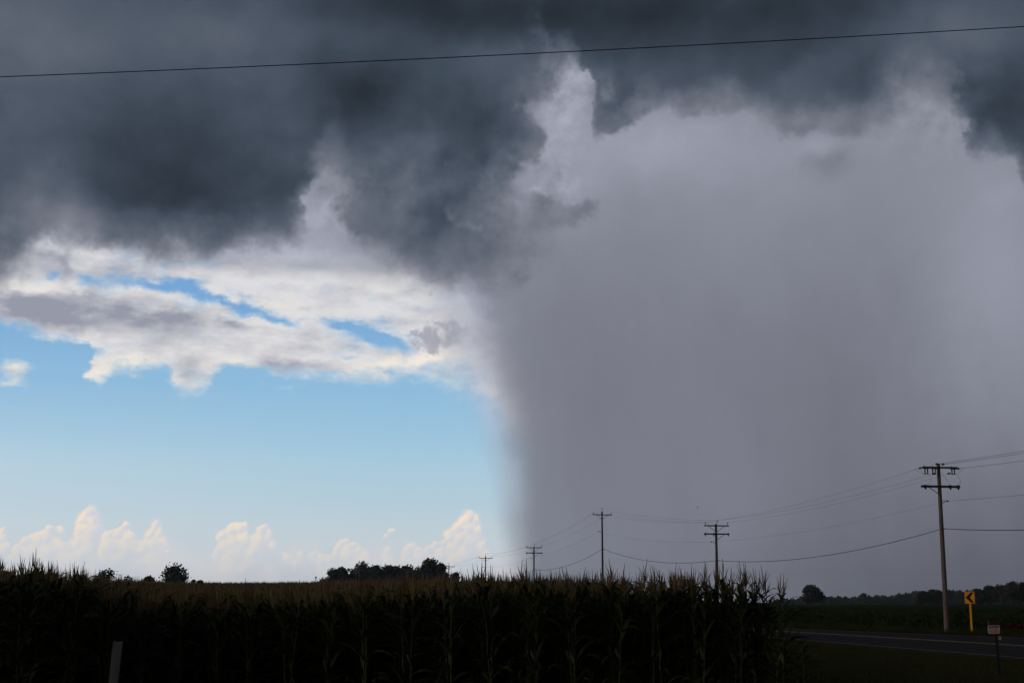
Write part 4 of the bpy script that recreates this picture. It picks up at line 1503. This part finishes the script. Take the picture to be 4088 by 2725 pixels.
# ------------------------------------------------------------------ small warning sign by the verge
wb = on_ground(3990, 2702)
root = empty('warning_sign', (wb.x, wb.y, 0.0), R(-8))
root.rotation_euler = (0, R(-1.5), R(-8))
tag(root, 'small white warning sign with a black heading on a dark post in the grass', 'sign')
sc_ = wb.y / FPX
wz1, wz0 = at(3980, 2494, wb.y).z, at(3980, 2527, wb.y).z
wzc, wh, ww = (wz0 + wz1) / 2, wz1 - wz0, 45 * sc_
pb = MB(); pb.box((0.01, 0.02, wz1 / 2 - 0.05), (0.078, 0.03, wz1 + 0.04)); pb.build('post', M['dark_post'], root)
ox = -0.05


def wplate(w, h, r_, t, y, x, z):
    o_ = plate(w, h, r_, t, y, z)
    o_.v = [(a + x, b__, c__) for a, b__, c__ in o_.v]
    return o_


wplate(ww, wh, 0.03, 0.004, -0.010, ox, wzc).build('panel', M['sign_white'], root)
panel_w = root.children[-1]
wplate(ww * 0.84, wh * 0.24, 0.008, 0.0015, -0.013, ox, wzc + wh * 0.30).build('heading_band', M['sign_black'], panel_w)
wplate(ww * 0.90, wh * 0.36, 0.012, 0.0012, -0.0125, ox + ww * 0.02, wzc - wh * 0.24).build('faded_red_print', M['sign_pink'], panel_w)


def text_mesh(s_, size, m, parent, loc_, name='lettering'):
    cu2 = bpy.data.curves.new('t', 'FONT')
    cu2.body = s_
    cu2.size = size
    cu2.align_x = 'CENTER'
    cu2.align_y = 'CENTER'
    cu2.extrude = 0.0004
    to = bpy.data.objects.new('t', cu2)
    col.objects.link(to)
    dg = bpy.context.evaluated_depsgraph_get()
    me = bpy.data.meshes.new_from_object(to.evaluated_get(dg))
    bpy.data.objects.remove(to)
    me.materials.append(m)
    o_ = bpy.data.objects.new(name, me)
    col.objects.link(o_)
    o_.parent = parent
    o_.location = loc_
    o_.rotation_euler = (math.pi / 2, 0, 0)
    return o_


text_mesh('WARNING', wh * 0.19, M['sign_white'], panel_w, (ox, -0.0145, wzc + wh * 0.30))
# the two lines of small print below the heading cannot be read in the photograph: worn grey strokes only
pb = MB()
prr = random.Random(3)
for zl in (0.09, 0.01, -0.02):
    x_ = -0.36
    while x_ < 0.34:
        w_ = prr.uniform(0.05, 0.13)
        pb.box((ox + ww * (x_ + w_ / 2), -0.0128, wzc + wh * zl), (ww * w_, 0.0008, wh * 0.035))
        x_ += w_ + 0.035
pb.build('worn_small_print', M['steel'], panel_w)
for z_ in (wzc + wh * .46, wzc - wh * .44):
    pb = MB(); pb.tube([(ox + .05, -0.016, z_), (ox + .05, 0.01, z_)], 0.009, 8); pb.build('bolt', M['dark_post'], root)
tz = at(4000, 2545, wb.y).z
pb = MB(); pb.box((0.095, 0.0, tz), (0.075, 0.006, 0.095)); pb.build('tag_plate', M['tag'], root)
pb = MB(); pb.box((0.095, -0.005, tz + .02), (0.03, 0.003, 0.02)); pb.box((0.095, -0.005, tz - .02), (0.035, 0.003, 0.012)); pb.build('tag_mark', M['dark_post'], root)

# ------------------------------------------------------------------ sagging orange safety netting beyond the road
YN = 93.0
root = empty('safety_fence', tuple(at(3946, 2530, YN).xy) + (0.0,))
tag(root, 'sagging red-orange plastic safety fence in the weeds behind the white sign', 'fence')
o0 = root.location
n0 = [(3947, 2478, 2532), (3965, 2481, 2530), (3985, 2484, 2528), (4003, 2488, 2528), (4020, 2492, 2516), (4040, 2488, 2512), (4060, 2492, 2508), (4085, 2496, 2510), (4120, 2499, 2516)]
nb_ = MB()
cols_, rows_ = 46, 9
gridp = []
for i in range(cols_ + 1):
    xx = 3947 + (4120 - 3947) * i / cols_
    t_ = np.interp(xx, [p[0] for p in n0], [p[1] for p in n0])
    l_ = np.interp(xx, [p[0] for p in n0], [p[2] for p in n0])
    colp = []
    for j in range(rows_ + 1):
        yy = t_ + (l_ - t_) * j / rows_
        dep = YN + 0.10 * math.sin(i * 0.7 + j * 0.3) + (xx - 3947) * 0.012
        colp.append(at(xx, yy, dep) - o0)
    gridp.append(colp)
for j in range(rows_ + 1):
    nb_.tube([gridp[i][j] for i in range(cols_ + 1)], 0.020 if j in (0, rows_) else 0.014, 4)
for i in range(cols_ + 1):
    nb_.tube([gridp[i][j] for j in range(rows_ + 1)], 0.014, 4)
nb_.build('netting', M['mesh_red'], root)
pb = MB()
a_ = at(3946, 2476, YN) - o0
pb.tube([Vector((a_.x, 0, -0.1)), a_], 0.03, 8); pb.build('stake', M['post'], root)
a_ = at(4086, 2492, YN + 1.7) - o0
pb = MB(); pb.tube([Vector((a_.x, a_.y, -0.1)), a_], 0.03, 8); pb.build('stake', M['post'], root)


def fence_weeds_xy(n):
    x = at(3985, 2500, YN).x + np.abs(rng.normal(0, 1.0, n)) + 0.3
    return x, YN - 0.35 + rng.normal(0, 0.2, n)


blades(500, fence_weeds_xy, 0.2, 0.62, 0.02, 'tall_weeds', M['weed'], 'tuft of taller weeds before the orange safety fence', 'weeds', 0.4)

# ------------------------------------------------------------------ weathered fence post in front of the corn
YP = 21.0
pt, pbm = at(471, 2560, YP), at(452, 2725, YP)
dirp = (pt - pbm).normalized()
zg = float(gz(pt.x, YP))
foot = pt - dirp * ((pt.z - zg + 0.3) / dirp.z)
root = empty('fence_post', (foot.x, YP, zg))
tag(root, 'leaning grey wooden post in front of the corn at bottom left', 'post')
b = MB()
wdt = 35 / FPX * YP
q_ = (pt - foot).to_track_quat('Z', 'Y').to_matrix() @ Matrix.Rotation(R(9), 3, 'Z')
L_ = (pt - foot).length
rings = []
prr = random.Random(8)
for i in range(9):
    t_ = i / 8
    ring = []
    for sx_, sy_ in ((-1, -1), (0, -1.04), (1, -1), (1.04, 0), (1, 1), (0, 1.03), (-1, 1), (-1.03, 0)):
        k_ = 1 + prr.uniform(-0.035, 0.035)
        ring.append(foot - root.location + q_ @ Vector((sx_ * wdt / 2 * k_, sy_ * wdt / 2 * k_, L_ * t_ + (prr.uniform(-.008, .008) if i == 8 else 0))))
    rings += ring
fs = [(i * 8 + k_, i * 8 + (k_ + 1) % 8, (i + 1) * 8 + (k_ + 1) % 8, (i + 1) * 8 + k_) for i in range(8) for k_ in range(8)] + [tuple(range(64, 72))]
b.add(rings, fs).build('shaft', M['post'], root)
b = MB()
for t_ in (0.86, 0.62):
    p_ = foot - root.location + q_ @ Vector((-wdt / 2 * 1.02, -wdt * .1, L_ * t_))
    b.tube([p_, p_ + q_ @ Vector((-0.02, 0, 0.004))], 0.004, 6)
b.build('staple', M['steel'], root)

# ------------------------------------------------------------------ bird
bp_ = at(2785.5, 2025, 190)
bb = MB()
S_ = 0.16
vs_ = [(-1.0, 0, 0.05), (-.55, .14, .02), (-.55, -.14, .02), (0, .17, .0), (0, -.17, 0), (.6, .07, .0), (.6, -.07, 0), (1.1, .14, .02), (1.1, -.14, .02),
       (0, 0, .16), (0, 0, -.15), (-.55, 0, .14), (-.55, 0, -.10),
       (-.25, .8, .55), (.15, .85, .5), (.25, 1.5, .75), (-.25, -.8, .55), (.15, -.85, .5), (.25, -1.5, .75)]
fs = [(0, 1, 11), (0, 11, 2), (0, 12, 1), (0, 2, 12), (1, 3, 9, 11), (2, 11, 9, 4), (1, 12, 10, 3), (2, 4, 10, 12), (3, 5, 9), (4, 9, 6), (5, 6, 9), (3, 10, 5), (4, 6, 10), (5, 10, 6), (5, 7, 8, 6),
      (1, 3, 14, 13), (13, 14, 15), (2, 16, 17, 4), (16, 18, 17)]
bird = bb.add([Vector(p) * S_ for p in vs_], fs).build('bird', M['feather'])
bird.location = bp_
bird.rotation_euler = (R(72), R(10), R(40))
tag(bird, 'tiny dark bird flying above the wires in the rain-grey sky', 'bird')

# ------------------------------------------------------------------ haze: thin even air round everything
hb = MB()
hb.box((0, 1460, 30.0), (7600, 4800, 64.0))
hz = hb.build('haze', [])
hm = bpy.data.materials.new('haze')
hm.use_nodes = True
hnt = hm.node_tree
hnt.nodes.clear()
hv_ = hnt.nodes.new('ShaderNodeVolumePrincipled')
hv_.inputs['Color'].default_value = (0.90, 0.93, 1.0, 1)
hv_.inputs['Density'].default_value = 0.00008
hv_.inputs['Anisotropy'].default_value = 0.75
hvo = hnt.nodes.new('ShaderNodeOutputMaterial')
hnt.links.new(hv_.outputs[0], hvo.inputs['Volume'])
hz.data.materials.append(hm)
tag(hz, 'thin even haze in the air over the fields', 'haze', kind='stuff')
